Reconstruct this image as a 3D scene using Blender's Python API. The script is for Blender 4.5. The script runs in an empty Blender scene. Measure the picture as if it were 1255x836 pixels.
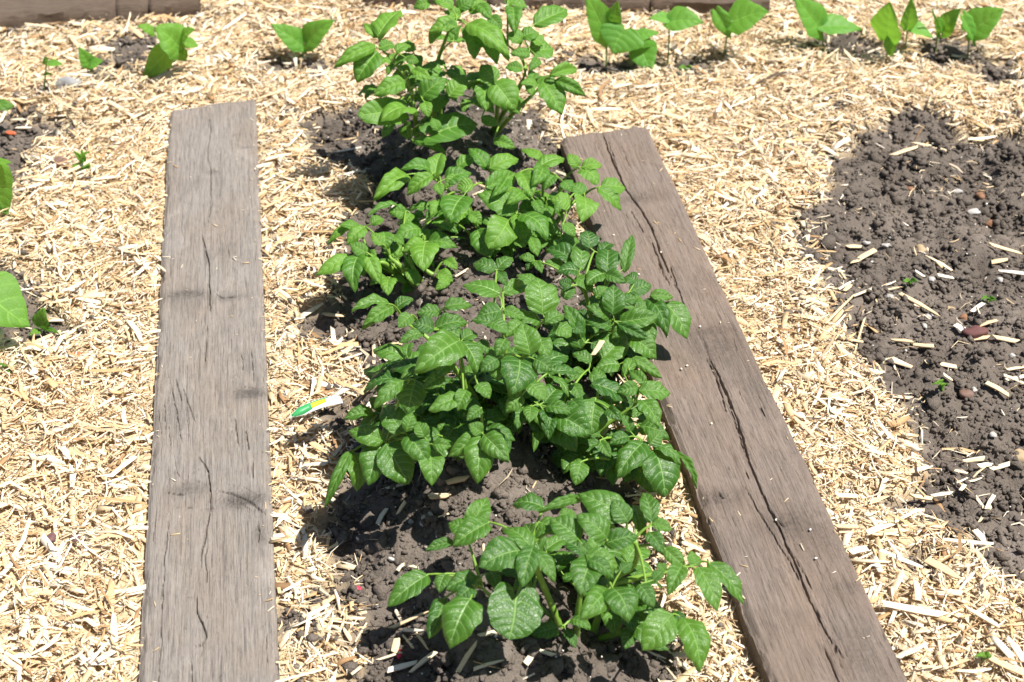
import bpy, math, random
import numpy as np
from mathutils import Vector, Matrix

random.seed(7)
RNG = np.random.default_rng(11)
scene = bpy.context.scene
COL = scene.collection

# ------------------------------------------------------------------ camera
PITCH = math.radians(38.8)
CAM = Vector((0.0, 0.0, 1.65))
FPX, CX, CY = 1743.0, 627.5, 418.0
cam_data = bpy.data.cameras.new('camera')
cam_data.sensor_width = 36.0
cam_data.lens = 50.0
cam_data.clip_start = 0.05
cam_data.clip_end = 300.0
cam = bpy.data.objects.new('camera', cam_data)
cam.location = CAM
cam.rotation_euler = (math.pi / 2 - PITCH, 0, 0)
COL.objects.link(cam)
scene.camera = cam
cam_data.dof.use_dof = True
cam_data.dof.focus_distance = 2.32
cam_data.dof.aperture_fstop = 5.0

# ------------------------------------------------------------------ light
SUN_EL, SUN_AZ = math.radians(65), math.radians(103)      # azimuth from +Y towards +X
sun_vec = Vector((math.sin(SUN_AZ) * math.cos(SUN_EL), math.cos(SUN_AZ) * math.cos(SUN_EL), math.sin(SUN_EL)))
world = bpy.data.worlds.new('World')
scene.world = world
world.use_nodes = True
wn = world.node_tree.nodes
bg = wn['Background']
sky = wn.new('ShaderNodeTexSky')
sky.sky_type = 'NISHITA'
sky.sun_disc = False
sky.sun_elevation = SUN_EL
sky.sun_rotation = SUN_AZ
world.node_tree.links.new(sky.outputs[0], bg.inputs[0])
bg.inputs[1].default_value = 0.05
sd = bpy.data.lights.new('sun', 'SUN')
sd.energy = 5.0
sd.angle = math.radians(0.53)
sd.color = (1.0, 0.955, 0.89)
sun = bpy.data.objects.new('sun', sd)
sun.rotation_euler = (-sun_vec).to_track_quat('-Z', 'Y').to_euler()
sun.location = sun_vec * 20
COL.objects.link(sun)
scene.view_settings.view_transform = 'Standard'
scene.view_settings.look = 'None'
scene.view_settings.exposure = 0.80
scene.view_settings.gamma = 1.0

# ------------------------------------------------------------------ helpers
CR = Vector((1, 0, 0))
CF = Vector((0, math.cos(PITCH), -math.sin(PITCH)))
CU = Vector((0, math.sin(PITCH), math.cos(PITCH)))


def ray(px, py):
    return (CF + CR * ((px - CX) / FPX) + CU * (-(py - CY) / FPX)).normalized()


def on_plane(px, py, z=0.0):
    d = ray(px, py)
    return CAM + d * ((z - CAM.z) / d.z)


def to_px(P):
    """world array (N,3) -> pixel x, y, depth, in the photograph's frame"""
    q = P - np.array(CAM)
    dx = q @ np.array(CR); dy = q @ np.array(CU); dz = q @ np.array(CF)
    return CX + FPX * dx / dz, CY - FPX * dy / dz, dz


class Noise:
    def __init__(self, seed):
        self.t = np.random.default_rng(seed).random((128, 128))

    def __call__(self, x, y, s):
        x = np.asarray(x, float) / s + 31.7; y = np.asarray(y, float) / s + 57.3
        xi = np.floor(x).astype(int); yi = np.floor(y).astype(int)
        fx = x - xi; fy = y - yi
        fx = fx * fx * (3 - 2 * fx); fy = fy * fy * (3 - 2 * fy)
        t = self.t
        a = t[xi % 128, yi % 128]; b = t[(xi + 1) % 128, yi % 128]
        c = t[xi % 128, (yi + 1) % 128]; d = t[(xi + 1) % 128, (yi + 1) % 128]
        return (a * (1 - fx) + b * fx) * (1 - fy) + (c * (1 - fx) + d * fx) * fy - 0.5


N1, N2, N3, N4 = Noise(1), Noise(2), Noise(3), Noise(4)


def fbm(n, x, y, s, o=4):
    r = 0; a = 1.0
    for i in range(o):
        r = r + a * n(x + 3.1 * i, y - 1.7 * i, s / 2 ** i); a *= 0.5
    return r


def smooth(a, b, x):
    t = np.clip((x - a) / (b - a), 0, 1)
    return t * t * (3 - 2 * t)


def poly_sd(poly, x, y):
    """signed distance, negative inside"""
    p = np.array(poly, float)
    d = np.full(x.shape, 1e9); ins = np.zeros(x.shape, bool)
    for i in range(len(p)):
        a, b = p[i], p[(i + 1) % len(p)]
        e = b - a
        t = np.clip(((x - a[0]) * e[0] + (y - a[1]) * e[1]) / (e @ e + 1e-12), 0, 1)
        d = np.minimum(d, np.hypot(x - a[0] - t * e[0], y - a[1] - t * e[1]))
        c = ((a[1] > y) != (b[1] > y))
        xx = a[0] + (y - a[1]) / (b[1] - a[1] + 1e-12) * e[0]
        ins ^= c & (x < xx)
    return np.where(ins, -d, d)


def np_mesh(name, V, Q, smooth_shade=False, tris=False):
    me = bpy.data.meshes.new(name)
    V = np.asarray(V, np.float32); Q = np.asarray(Q, np.int32)
    k = 3 if tris else 4
    me.vertices.add(len(V)); me.vertices.foreach_set('co', V.ravel())
    me.loops.add(Q.size); me.loops.foreach_set('vertex_index', Q.ravel())
    me.polygons.add(len(Q))
    me.polygons.foreach_set('loop_start', np.arange(0, Q.size, k, dtype=np.int32))
    if smooth_shade:
        me.polygons.foreach_set('use_smooth', np.ones(len(Q), bool))
    me.update(calc_edges=True)
    return me


def obj(name, me, mat=None, parent=None, loc=None, matrix=None):
    o = bpy.data.objects.new(name, me)
    COL.objects.link(o)
    if mat is not None and me is not None and not me.materials:
        me.materials.append(mat)
    if parent is not None:
        o.parent = parent
    if matrix is not None:
        o.matrix_local = matrix
    elif loc is not None:
        o.location = loc
    return o


def tag(o, label=None, cat=None, group=None, kind=None):
    if label: o['label'] = label
    if cat: o['category'] = cat
    if group: o['group'] = group
    if kind: o['kind'] = kind
    return o


def empty(name, loc):
    o = bpy.data.objects.new(name, None)
    o.empty_display_size = 0.05
    o.location = loc
    COL.objects.link(o)
    return o


# ------------------------------------------------------------------ materials
class MT:
    def __init__(self, name):
        self.m = bpy.data.materials.new(name)
        self.m.use_nodes = True
        self.n = self.m.node_tree.nodes; self.l = self.m.node_tree.links
        self.b = self.n['Principled BSDF']; self.out = self.n['Material Output']

    def node(self, t, **kw):
        x = self.n.new(t)
        for k, v in kw.items(): setattr(x, k, v)
        return x

    def link(self, a, b): self.l.new(a, b)

    def val(self, x, sock):
        if isinstance(x, (int, float)): sock.default_value = x
        else: self.link(x, sock)

    def math(self, op, a, b=None, c=None, clamp=False):
        x = self.node('ShaderNodeMath', operation=op); x.use_clamp = clamp
        for i, v in enumerate((a, b, c)):
            if v is not None: self.val(v, x.inputs[i])
        return x.outputs[0]

    def ramp(self, fac, stops, interp='LINEAR'):
        x = self.node('ShaderNodeValToRGB'); x.color_ramp.interpolation = interp
        el = x.color_ramp.elements
        while len(el) < len(stops): el.new(0.5)
        for e, (p, c) in zip(el, stops):
            e.position = p
            e.color = (*c, 1) if isinstance(c, tuple) else (c, c, c, 1)
        self.link(fac, x.inputs[0])
        return x.outputs[0]

    def noise(self, vec, scale, detail=4, rough=0.55, dist=0.0):
        x = self.node('ShaderNodeTexNoise'); x.inputs['Scale'].default_value = scale
        x.inputs['Detail'].default_value = detail; x.inputs['Roughness'].default_value = rough
        x.inputs['Distortion'].default_value = dist
        if vec is not None: self.link(vec, x.inputs['Vector'])
        return x.outputs['Fac']

    def voro(self, vec, scale, feature='F1', out='Distance'):
        x = self.node('ShaderNodeTexVoronoi'); x.feature = feature; x.inputs['Scale'].default_value = scale
        if vec is not None: self.link(vec, x.inputs['Vector'])
        return x.outputs[out]

    def mapping(self, vec, scale=(1, 1, 1), rot=(0, 0, 0)):
        x = self.node('ShaderNodeMapping'); x.inputs['Scale'].default_value = scale; x.inputs['Rotation'].default_value = rot
        self.link(vec, x.inputs['Vector'])
        return x.outputs[0]

    def coord(self, out='Object'): return self.node('ShaderNodeTexCoord').outputs[out]
    def pos(self): return self.node('ShaderNodeNewGeometry').outputs['Position']

    def mix(self, f, a, b, blend='MIX'):
        x = self.node('ShaderNodeMix', data_type='RGBA', blend_type=blend)
        self.val(f, x.inputs[0])
        for s, v in ((x.inputs[6], a), (x.inputs[7], b)):
            if isinstance(v, tuple): s.default_value = (*v, 1)
            else: self.link(v, s)
        return x.outputs[2]

    def bump(self, h, strength, dist, prev=None):
        x = self.node('ShaderNodeBump'); x.inputs['Strength'].default_value = strength
        x.inputs['Distance'].default_value = dist
        self.link(h, x.inputs['Height'])
        if prev is not None: self.link(prev, x.inputs['Normal'])
        return x.outputs[0]

    def done(self, color=None, rough=None, normal=None, spec=None):
        if color is not None:
            if isinstance(color, tuple): self.b.inputs['Base Color'].default_value = (*color, 1)
            else: self.link(color, self.b.inputs['Base Color'])
        if rough is not None: self.val(rough, self.b.inputs['Roughness'])
        if normal is not None: self.link(normal, self.b.inputs['Normal'])
        if spec is not None: self.b.inputs['Specular IOR Level'].default_value = spec
        return self.m


CHIP_STOPS = [(0.0, (0.17, 0.09, 0.045)), (0.035, (0.36, 0.20, 0.09)), (0.10, (0.56, 0.38, 0.19)), (0.26, (0.68, 0.51, 0.29)),
              (0.50, (0.76, 0.62, 0.42)), (0.75, (0.82, 0.72, 0.55)), (1.0, (0.86, 0.80, 0.69))]


def chip_material(name, per_object):
    t = MT(name)
    if per_object: r = t.node('ShaderNodeObjectInfo').outputs['Color']
    else: r = t.node('ShaderNodeNewGeometry').outputs['Random Per Island']
    c = t.ramp(r, CHIP_STOPS)
    n = t.noise(t.pos(), 260, 3, 0.6)
    c = t.mix(t.math('MULTIPLY', n, 0.40), c, (0.50, 0.35, 0.19))
    n2 = t.noise(t.pos(), 900, 2)
    return t.done(c, 0.78, t.bump(n2, 0.35, 0.001), 0.25)


M_CHIP = chip_material('wood_chip_mixed', False)
M_CHIP1 = chip_material('wood_chip_single', True)


def soil_color(t, p):
    n = t.noise(p, 22, 5, 0.6); n2 = t.noise(p, 210, 3, 0.6)
    c = t.ramp(n, [(0.28, (0.088, 0.069, 0.054)), (0.55, (0.160, 0.131, 0.107)), (0.8, (0.23, 0.197, 0.168))])
    c = t.mix(t.ramp(n2, [(0.3, 0.0), (0.75, 0.6)]), c, (0.235, 0.204, 0.176))
    big = t.noise(p, 5.5, 3, 0.5)
    c = t.mix(t.ramp(big, [(0.38, 0.0), (0.62, 0.45)]), c, (0.075, 0.061, 0.050))
    return c


def soil_material():
    t = MT('dark_soil')
    p = t.pos()
    c = soil_color(t, p)
    h = t.noise(p, 420, 4, 0.65)
    v = t.voro(p, 300)
    nb = t.bump(h, 0.8, 0.0035); nb = t.bump(v, 0.5, 0.002, nb)
    return t.done(c, 0.92, nb, 0.2)


M_SOIL = soil_material()


def ground_material():
    t = MT('garden_ground')
    p = t.pos()
    a = t.node('ShaderNodeAttribute', attribute_name='soil').outputs['Fac']
    soil = soil_color(t, p)
    n = t.noise(p, 90, 4, 0.7, 1.0)
    litter = t.ramp(n, [(0.3, (0.42, 0.30, 0.17)), (0.5, (0.60, 0.46, 0.28)), (0.7, (0.74, 0.61, 0.41))])
    c = t.mix(a, litter, soil)
    h = t.noise(p, 380, 4, 0.65); v = t.voro(p, 220)
    nb = t.bump(h, 0.8, 0.004); nb = t.bump(v, 0.5, 0.003, nb)
    return t.done(c, 0.93, nb, 0.15)


M_GROUND = ground_material()


def plank_material(name, tone, warm, seed):
    t = MT(name)
    o = t.coord('Object')
    shift = t.node('ShaderNodeVectorMath', operation='ADD'); t.link(o, shift.inputs[0]); shift.inputs[1].default_value = (seed, seed * 2.3, 0)
    o = shift.outputs[0]
    fine = t.noise(t.mapping(o, (620, 45, 60)), 1.0, 5, 0.75, 1.2)
    mid = t.noise(t.mapping(o, (120, 8, 40)), 1.0, 6, 0.72, 1.6)
    blot = t.noise(t.mapping(o, (7, 3.4, 7)), 1.0, 5, 0.6, 0.4)
    speck = t.noise(o, 300, 4, 0.7); mott = t.noise(t.mapping(o, (70, 34, 50)), 1.0, 6, 0.75, 0.6)
    base = t.ramp(mid, [(0.25, tuple(x * 0.62 for x in tone)), (0.5, tone), (0.8, tuple(min(1, x * 1.32) for x in tone))])
    base = t.mix(t.ramp(fine, [(0.35, 0.0), (0.7, 0.45)]), base, tuple(x * 1.35 for x in tone))
    base = t.mix(t.ramp(blot, [(0.42, 0.0), (0.68, 0.8)]), base, warm)
    base = t.mix(t.ramp(t.noise(t.mapping(o, (11, 6, 9)), 1.0, 4, 0.6), [(0.56, 0.0), (0.75, 0.55)]), base, tuple(x * 0.52 for x in tone))
    base = t.mix(t.ramp(mott, [(0.34, 0.35), (0.46, 0.0)]), base, tuple(x * 0.6 for x in tone))
    hair = t.noise(t.mapping(o, (430, 13, 60)), 1.0, 4, 0.65, 1.0)
    base = t.mix(t.ramp(hair, [(0.36, 0.75), (0.45, 0.0)]), base, tuple(x * 0.45 for x in tone))
    base = t.mix(t.ramp(hair, [(0.58, 0.0), (0.68, 0.5)]), base, tuple(x * 1.4 for x in tone))
    base = t.mix(t.ramp(mott, [(0.55, 0.0), (0.72, 0.4)]), base, tuple(x * 1.5 for x in tone))
    base = t.mix(t.ramp(speck, [(0.62, 0.0), (0.74, 0.35)]), base, tuple(x * 0.5 for x in tone))
    kn = t.node('ShaderNodeAttribute', attribute_name='knot').outputs['Fac']
    base = t.mix(t.math('MULTIPLY', kn, 1.0, clamp=True), base, tuple(x * 0.42 for x in tone))
    pale = t.noise(t.mapping(o, (14, 7, 9)), 1.0, 5, 0.65, 0.8)
    base = t.mix(t.ramp(pale, [(0.55, 0.0), (0.72, 0.55)]), base, tuple(x * 1.45 for x in tone))
    nb = t.bump(hair, 0.8, 0.003); nb = t.bump(fine, 0.6, 0.002, nb); nb = t.bump(mott, 0.5, 0.003, nb); nb = t.bump(mid, 0.3, 0.003, nb); nb = t.bump(speck, 0.25, 0.001, nb)
    return t.done(base, 0.85, nb, 0.2)


M_PLANK_L = plank_material('weathered_grey_board', (0.232, 0.208, 0.186), (0.236, 0.190, 0.150), 0.0)
M_PLANK_R = plank_material('weathered_brown_board', (0.186, 0.150, 0.126), (0.218, 0.160, 0.120), 4.1)
M_BEAM = plank_material('old_brown_timber', (0.120, 0.090, 0.068), (0.098, 0.066, 0.047), 9.7)


def leaf_material(name, ca, cb, vein, gloss, trans, tcol, veins=6.0):
    t = MT(name)
    uv = t.node('ShaderNodeUVMap', uv_map='UVMap').outputs[0]
    s = t.node('ShaderNodeSeparateXYZ'); t.link(uv, s.inputs[0])
    u, v = s.outputs[0], s.outputs[1]
    au = t.math('ABSOLUTE', t.math('SUBTRACT', t.math('MULTIPLY', u, 2.0), 1.0))
    ph = t.math('SUBTRACT', v, t.math('MULTIPLY', t.math('POWER', au, 1.25), 0.24))
    ph = t.math('MULTIPLY', ph, veins)
    tri = t.math('PINGPONG', ph, 0.5)                       # 0 on a side vein, 0.5 between
    side = t.math('SUBTRACT', 1.0, t.math('DIVIDE', tri, 0.12), clamp=True)
    side = t.math('MULTIPLY', side, t.math('SUBTRACT', 1.0, t.math('MULTIPLY', au, 0.75)))
    midr = t.math('SUBTRACT', 1.0, t.math('DIVIDE', au, 0.075), clamp=True)
    veinm = t.math('MAXIMUM', midr, t.math('MULTIPLY', side, 0.8))
    rnd = t.node('ShaderNodeObjectInfo').outputs['Random']
    pc = t.coord('Object')
    n = t.noise(t.mapping(uv, (5, 6, 1)), 1.5, 3)
    c = t.mix(rnd, ca, cb)
    c = t.mix(t.math('MULTIPLY', n, 0.5), c, tuple(x * 0.72 for x in ca))
    spot = t.ramp(t.noise(t.pos(), 75, 2), [(0.745, 0.0), (0.78, 0.6)])
    c = t.mix(spot, c, (0.13, 0.11, 0.05))
    c = t.mix(t.math('MULTIPLY', veinm, 0.75), c, vein)
    # quilted relief: blisters between the veins, fine net
    quilt = t.math('POWER', t.math('MULTIPLY', tri, 2.0), 0.6)
    net = t.voro(t.mapping(uv, (13, 17, 1)), 1.0, 'DISTANCE_TO_EDGE')
    net = t.math('MINIMUM', t.math('MULTIPLY', net, 1.2), 0.2)
    h = t.math('ADD', t.math('MULTIPLY', quilt, 0.8), net)
    h = t.math('SUBTRACT', h, t.math('MULTIPLY', midr, 0.9))
    nb = t.bump(h, 0.5, 0.0024)
    r = t.math('MULTIPLY_ADD', n, 0.2, gloss)
    t.done(c, r, nb, 0.45)
    tr = t.node('ShaderNodeBsdfTranslucent'); tr.inputs[0].default_value = (*tcol, 1)
    t.link(nb, tr.inputs['Normal'])
    mx = t.node('ShaderNodeMixShader'); mx.inputs[0].default_value = trans
    t.link(t.b.outputs[0], mx.inputs[1]); t.link(tr.outputs[0], mx.inputs[2]); t.link(mx.outputs[0], t.out.inputs[0])
    return t.m


M_POTATO = leaf_material('potato_leaf', (0.024, 0.096, 0.008), (0.088, 0.212, 0.020), (0.26, 0.42, 0.14), 0.33, 0.17, (0.30, 0.56, 0.03))
M_POTATO_Y = leaf_material('young_potato_leaf', (0.058, 0.172, 0.012), (0.140, 0.300, 0.026), (0.27, 0.45, 0.11), 0.40, 0.20, (0.25, 0.58, 0.06))
M_BEAN = leaf_material('bean_leaf', (0.085, 0.27, 0.030), (0.125, 0.34, 0.045), (0.20, 0.44, 0.08), 0.45, 0.34, (0.34, 0.68, 0.05), 5.0)
M_SUNLEAF = leaf_material('pale_green_leaf', (0.085, 0.25, 0.025), (0.13, 0.32, 0.04), (0.25, 0.5, 0.10), 0.5, 0.38, (0.42, 0.75, 0.06), 5.0)


def stem_material(name, a, b):
    t = MT(name)
    n = t.noise(t.pos(), 60, 3)
    c = t.mix(n, a, b)
    t.b.inputs['Subsurface Weight'].default_value = 0.0
    return t.done(c, 0.45, None, 0.4)


M_STEM = stem_material('potato_stem', (0.14, 0.27, 0.035), (0.20, 0.34, 0.05))
M_BSTEM = stem_material('bean_stem', (0.13, 0.22, 0.05), (0.20, 0.30, 0.08))


def plain(name, col, rough=0.7, var=0.3, scale=120):
    t = MT(name)
    n = t.noise(t.coord('Object'), scale, 4, 0.6)
    c = t.mix(n, tuple(x * (1 - var) for x in col), tuple(min(1, x * (1 + var)) for x in col))
    return t.done(c, rough, t.bump(n, 0.4, 0.001), 0.3)


# ------------------------------------------------------------------ layout of ground, boards, soil
Z_L, Z_R = 0.040, 0.058            # top faces of the two boards


def quad_on(px, z): return [on_plane(x, y, z).xy for x, y in px]


def extend(q, amount):             # TL TR BR BL, push the near end out of frame
    tl, tr, br, bl = q
    dl = (bl - tl).normalized(); dr = (br - tr).normalized()
    return [tl, tr, br + dr * amount, bl + dl * amount]


QL = extend(quad_on([(208, 134), (313, 119), (342, 836), (169, 836)], Z_L), 0.25)
QR = extend(quad_on([(686, 167), (793, 153), (1115, 836), (945, 836)], Z_R), 0.25)

SOIL_PX = [
    # bare bed at the right
    [(1075, 148), (1120, 140), (1160, 158), (1255, 165), (1500, 160), (1700, 330), (1800, 700), (1330, 770), (1250, 735), (1195, 705), (1160, 655), (1090, 630),
     (1120, 575), (1095, 520), (1058, 455), (1024, 400), (1006, 330), (975, 285), (995, 240), (1014, 190)],
    # the potato ridge
    [(385, 185), (400, 150), (450, 150), (490, 120), (560, 120), (640, 140), (672, 190), (690, 240), (700, 300), (735, 350), (770, 430), (768, 490),
     (745, 560), (765, 600), (755, 650), (800, 730), (842, 800), (835, 990), (370, 990), (395, 800), (405, 745), (425, 695), (428, 655), (385, 628), (400, 590), (440, 565),
     (445, 528), (395, 515), (405, 500), (440, 470), (445, 440), (425, 410), (385, 395), (390, 350), (430, 310), (452, 245), (415, 215)],
    [(-60, 138), (40, 140), (78, 166), (60, 190), (72, 216), (40, 232), (20, 250), (-60, 262)],
    [(-60, 325), (30, 335), (85, 372), (96, 405), (60, 418), (-60, 425)],
    [(150, 62), (185, 50), (195, 60), (190, 92), (150, 98), (98, 98), (105, 88), (140, 85)],
    [(15, 35), (40, 30), (50, 42), (20, 48)],
    [(185, 24), (245, 12), (245, 24), (200, 36)],
    [(310, 82), (360, 76), (420, 84), (410, 94), (340, 92)],
    [(720, 84), (770, 76), (850, 72), (880, 86), (860, 102), (800, 92), (740, 98)],
    [(985, 52), (1050, 48), (1100, 66), (1180, 52), (1200, 74), (1130, 84), (1080, 78), (1000, 70)],
    [(1205, 92), (1235, 90), (1250, 106), (1225, 122), (1208, 110)],
    [(1008, 136), (1030, 134), (1040, 150), (1020, 158)],
    [(985, 178), (1010, 172), (1020, 192), (995, 200)],
    [(1000, 232), (1022, 228), (1026, 250), (1002, 256)], [(1040, 428), (1062, 420), (1070, 446), (1048, 452)], [(1080, 505), (1100, 500), (1108, 530), (1086, 530)], [(1120, 610), (1100, 640), (1090, 625)],
    [(1105, 690), (1130, 684), (1155, 706), (1140, 722), (1112, 712)],
    [(372, 782), (400, 775), (410, 800), (385, 815)],
    [(365, 385), (420, 385), (425, 405), (380, 412)],
]
SOIL_W = [[on_plane(x, y, 0.0).xy for x, y in p] for p in SOIL_PX]
SOIL_W = [[(v.x, v.y) for v in p] for p in SOIL_W]
RIDGE_A = np.array(on_plane(620, 760, 0.0).xy); RIDGE_B = np.array(on_plane(545, 170, 0.0).xy)


def soil_dist(x, y):
    d = np.full(x.shape, 1e9)
    for p in SOIL_W: d = np.minimum(d, poly_sd(p, x, y))
    return d + 0.085 * fbm(N1, x, y, 0.13, 5) + 0.05 * N2(x + 5, y, 0.03) * (x > 0.4)


def soilness(x, y):
    return smooth(0.030, -0.034, soil_dist(x, y) - 0.008)


BLQ = [(v.x, v.y) for v in QL]; BRQ = [(v.x, v.y) for v in QR]


def board_sd(x, y):
    return poly_sd(BLQ, x, y), poly_sd(BRQ, x, y)


def ridge(x, y):
    e = RIDGE_B - RIDGE_A; L = np.linalg.norm(e); e = e / L
    rx = x - RIDGE_A[0]; ry = y - RIDGE_A[1]
    s = rx * e[0] + ry * e[1]; t = rx * e[1] - ry * e[0]
    along = smooth(-0.9, -0.5, s) * smooth(L + 0.22, L - 0.05, s)
    return 0.085 * np.exp(-(t / 0.13) ** 2) * along


def height_raw(x, y, s):
    h = ridge(x, y)
    h = h + (1 - s) * (0.014 + 0.018 * fbm(N2, x, y, 0.25, 3))
    lump = fbm(N3, x, y, 0.10, 5)
    rid = 1 - 2 * np.abs(fbm(N4, x, y, 0.055, 3))
    h = h + s * (0.036 * lump + 0.013 * (rid - 0.5) + 0.03 * fbm(N2, x + 9, y, 0.3, 2))
    dl, dr = board_sd(x, y)
    h = h + 0.010 * smooth(0.10, 0.0, dl)                     # mulch heaped against the left board
    cl = np.where(dl < 0.02, np.minimum(h, Z_L - 0.017), h)
    cl = np.where(dr < 0.02, np.minimum(cl, Z_R - 0.030), cl)
    cl = np.where((dl < -0.01) | (dr < -0.01), cl - 0.01, cl)
    return cl


# fine inner grid, coarse outside
gx = np.concatenate([[-40, -20, -10, -6, -4, -3, -2.5, -2.2], np.arange(-1.95, 1.951, 0.0080), [2.2, 2.5, 3, 4, 6, 10, 20, 40]])
gy = np.concatenate([[-30, -15, -8, -4, -2, -0.5, 0.2, 0.6], np.arange(0.9, 4.05, 0.0080), [4.3, 4.7, 5.2, 6, 8, 12, 20, 45]])
GX, GY = np.meshgrid(gx, gy)
GD = soil_dist(GX, GY); GS = smooth(0.030, -0.034, GD - 0.008)
far = (np.abs(GX) > 2.0) | (GY < 0.85) | (GY > 4.1)
GZ = height_raw(GX, GY, GS)
GZ = np.where(far, 0.012, GZ)
nxg, nyg = len(gx), len(gy)
V = np.stack([GX, GY, GZ], -1).reshape(-1, 3)
ii = np.arange(nxg * nyg).reshape(nyg, nxg)
Q = np.stack([ii[:-1, :-1], ii[:-1, 1:], ii[1:, 1:], ii[1:, :-1]], -1).reshape(-1, 4)
me = np_mesh('ground', V, Q, True)
at = me.attributes.new('soil', 'FLOAT', 'POINT'); at.data.foreach_set('value', GS.ravel().astype(np.float32))
tag(obj('ground', me, M_GROUND), 'dark crumbly garden soil under pale wood chip mulch', None, None, 'structure')

X0, Y0, DG = gx[8], gy[8], 0.0080
IZ = GZ[8:-8, 8:-8]; ISL = GS[8:-8, 8:-8]; ISD = GD[8:-8, 8:-8]


def samp(A, x, y):
    fx = np.clip((np.asarray(x) - X0) / DG, 0, A.shape[1] - 1.001); fy = np.clip((np.asarray(y) - Y0) / DG, 0, A.shape[0] - 1.001)
    i = fx.astype(int); j = fy.astype(int); fx = fx - i; fy = fy - j
    return (A[j, i] * (1 - fx) + A[j, i + 1] * fx) * (1 - fy) + (A[j + 1, i] * (1 - fx) + A[j + 1, i + 1] * fx) * fy


def gz(x, y): return float(samp(IZ, np.array([x]), np.array([y]))[0])


def on_ground(px, py, lift=0.0):
    z = 0.02
    for _ in range(6):
        p = on_plane(px, py, z + lift)
        z = gz(p.x, p.y)
    return on_plane(px, py, z + lift)


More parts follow.
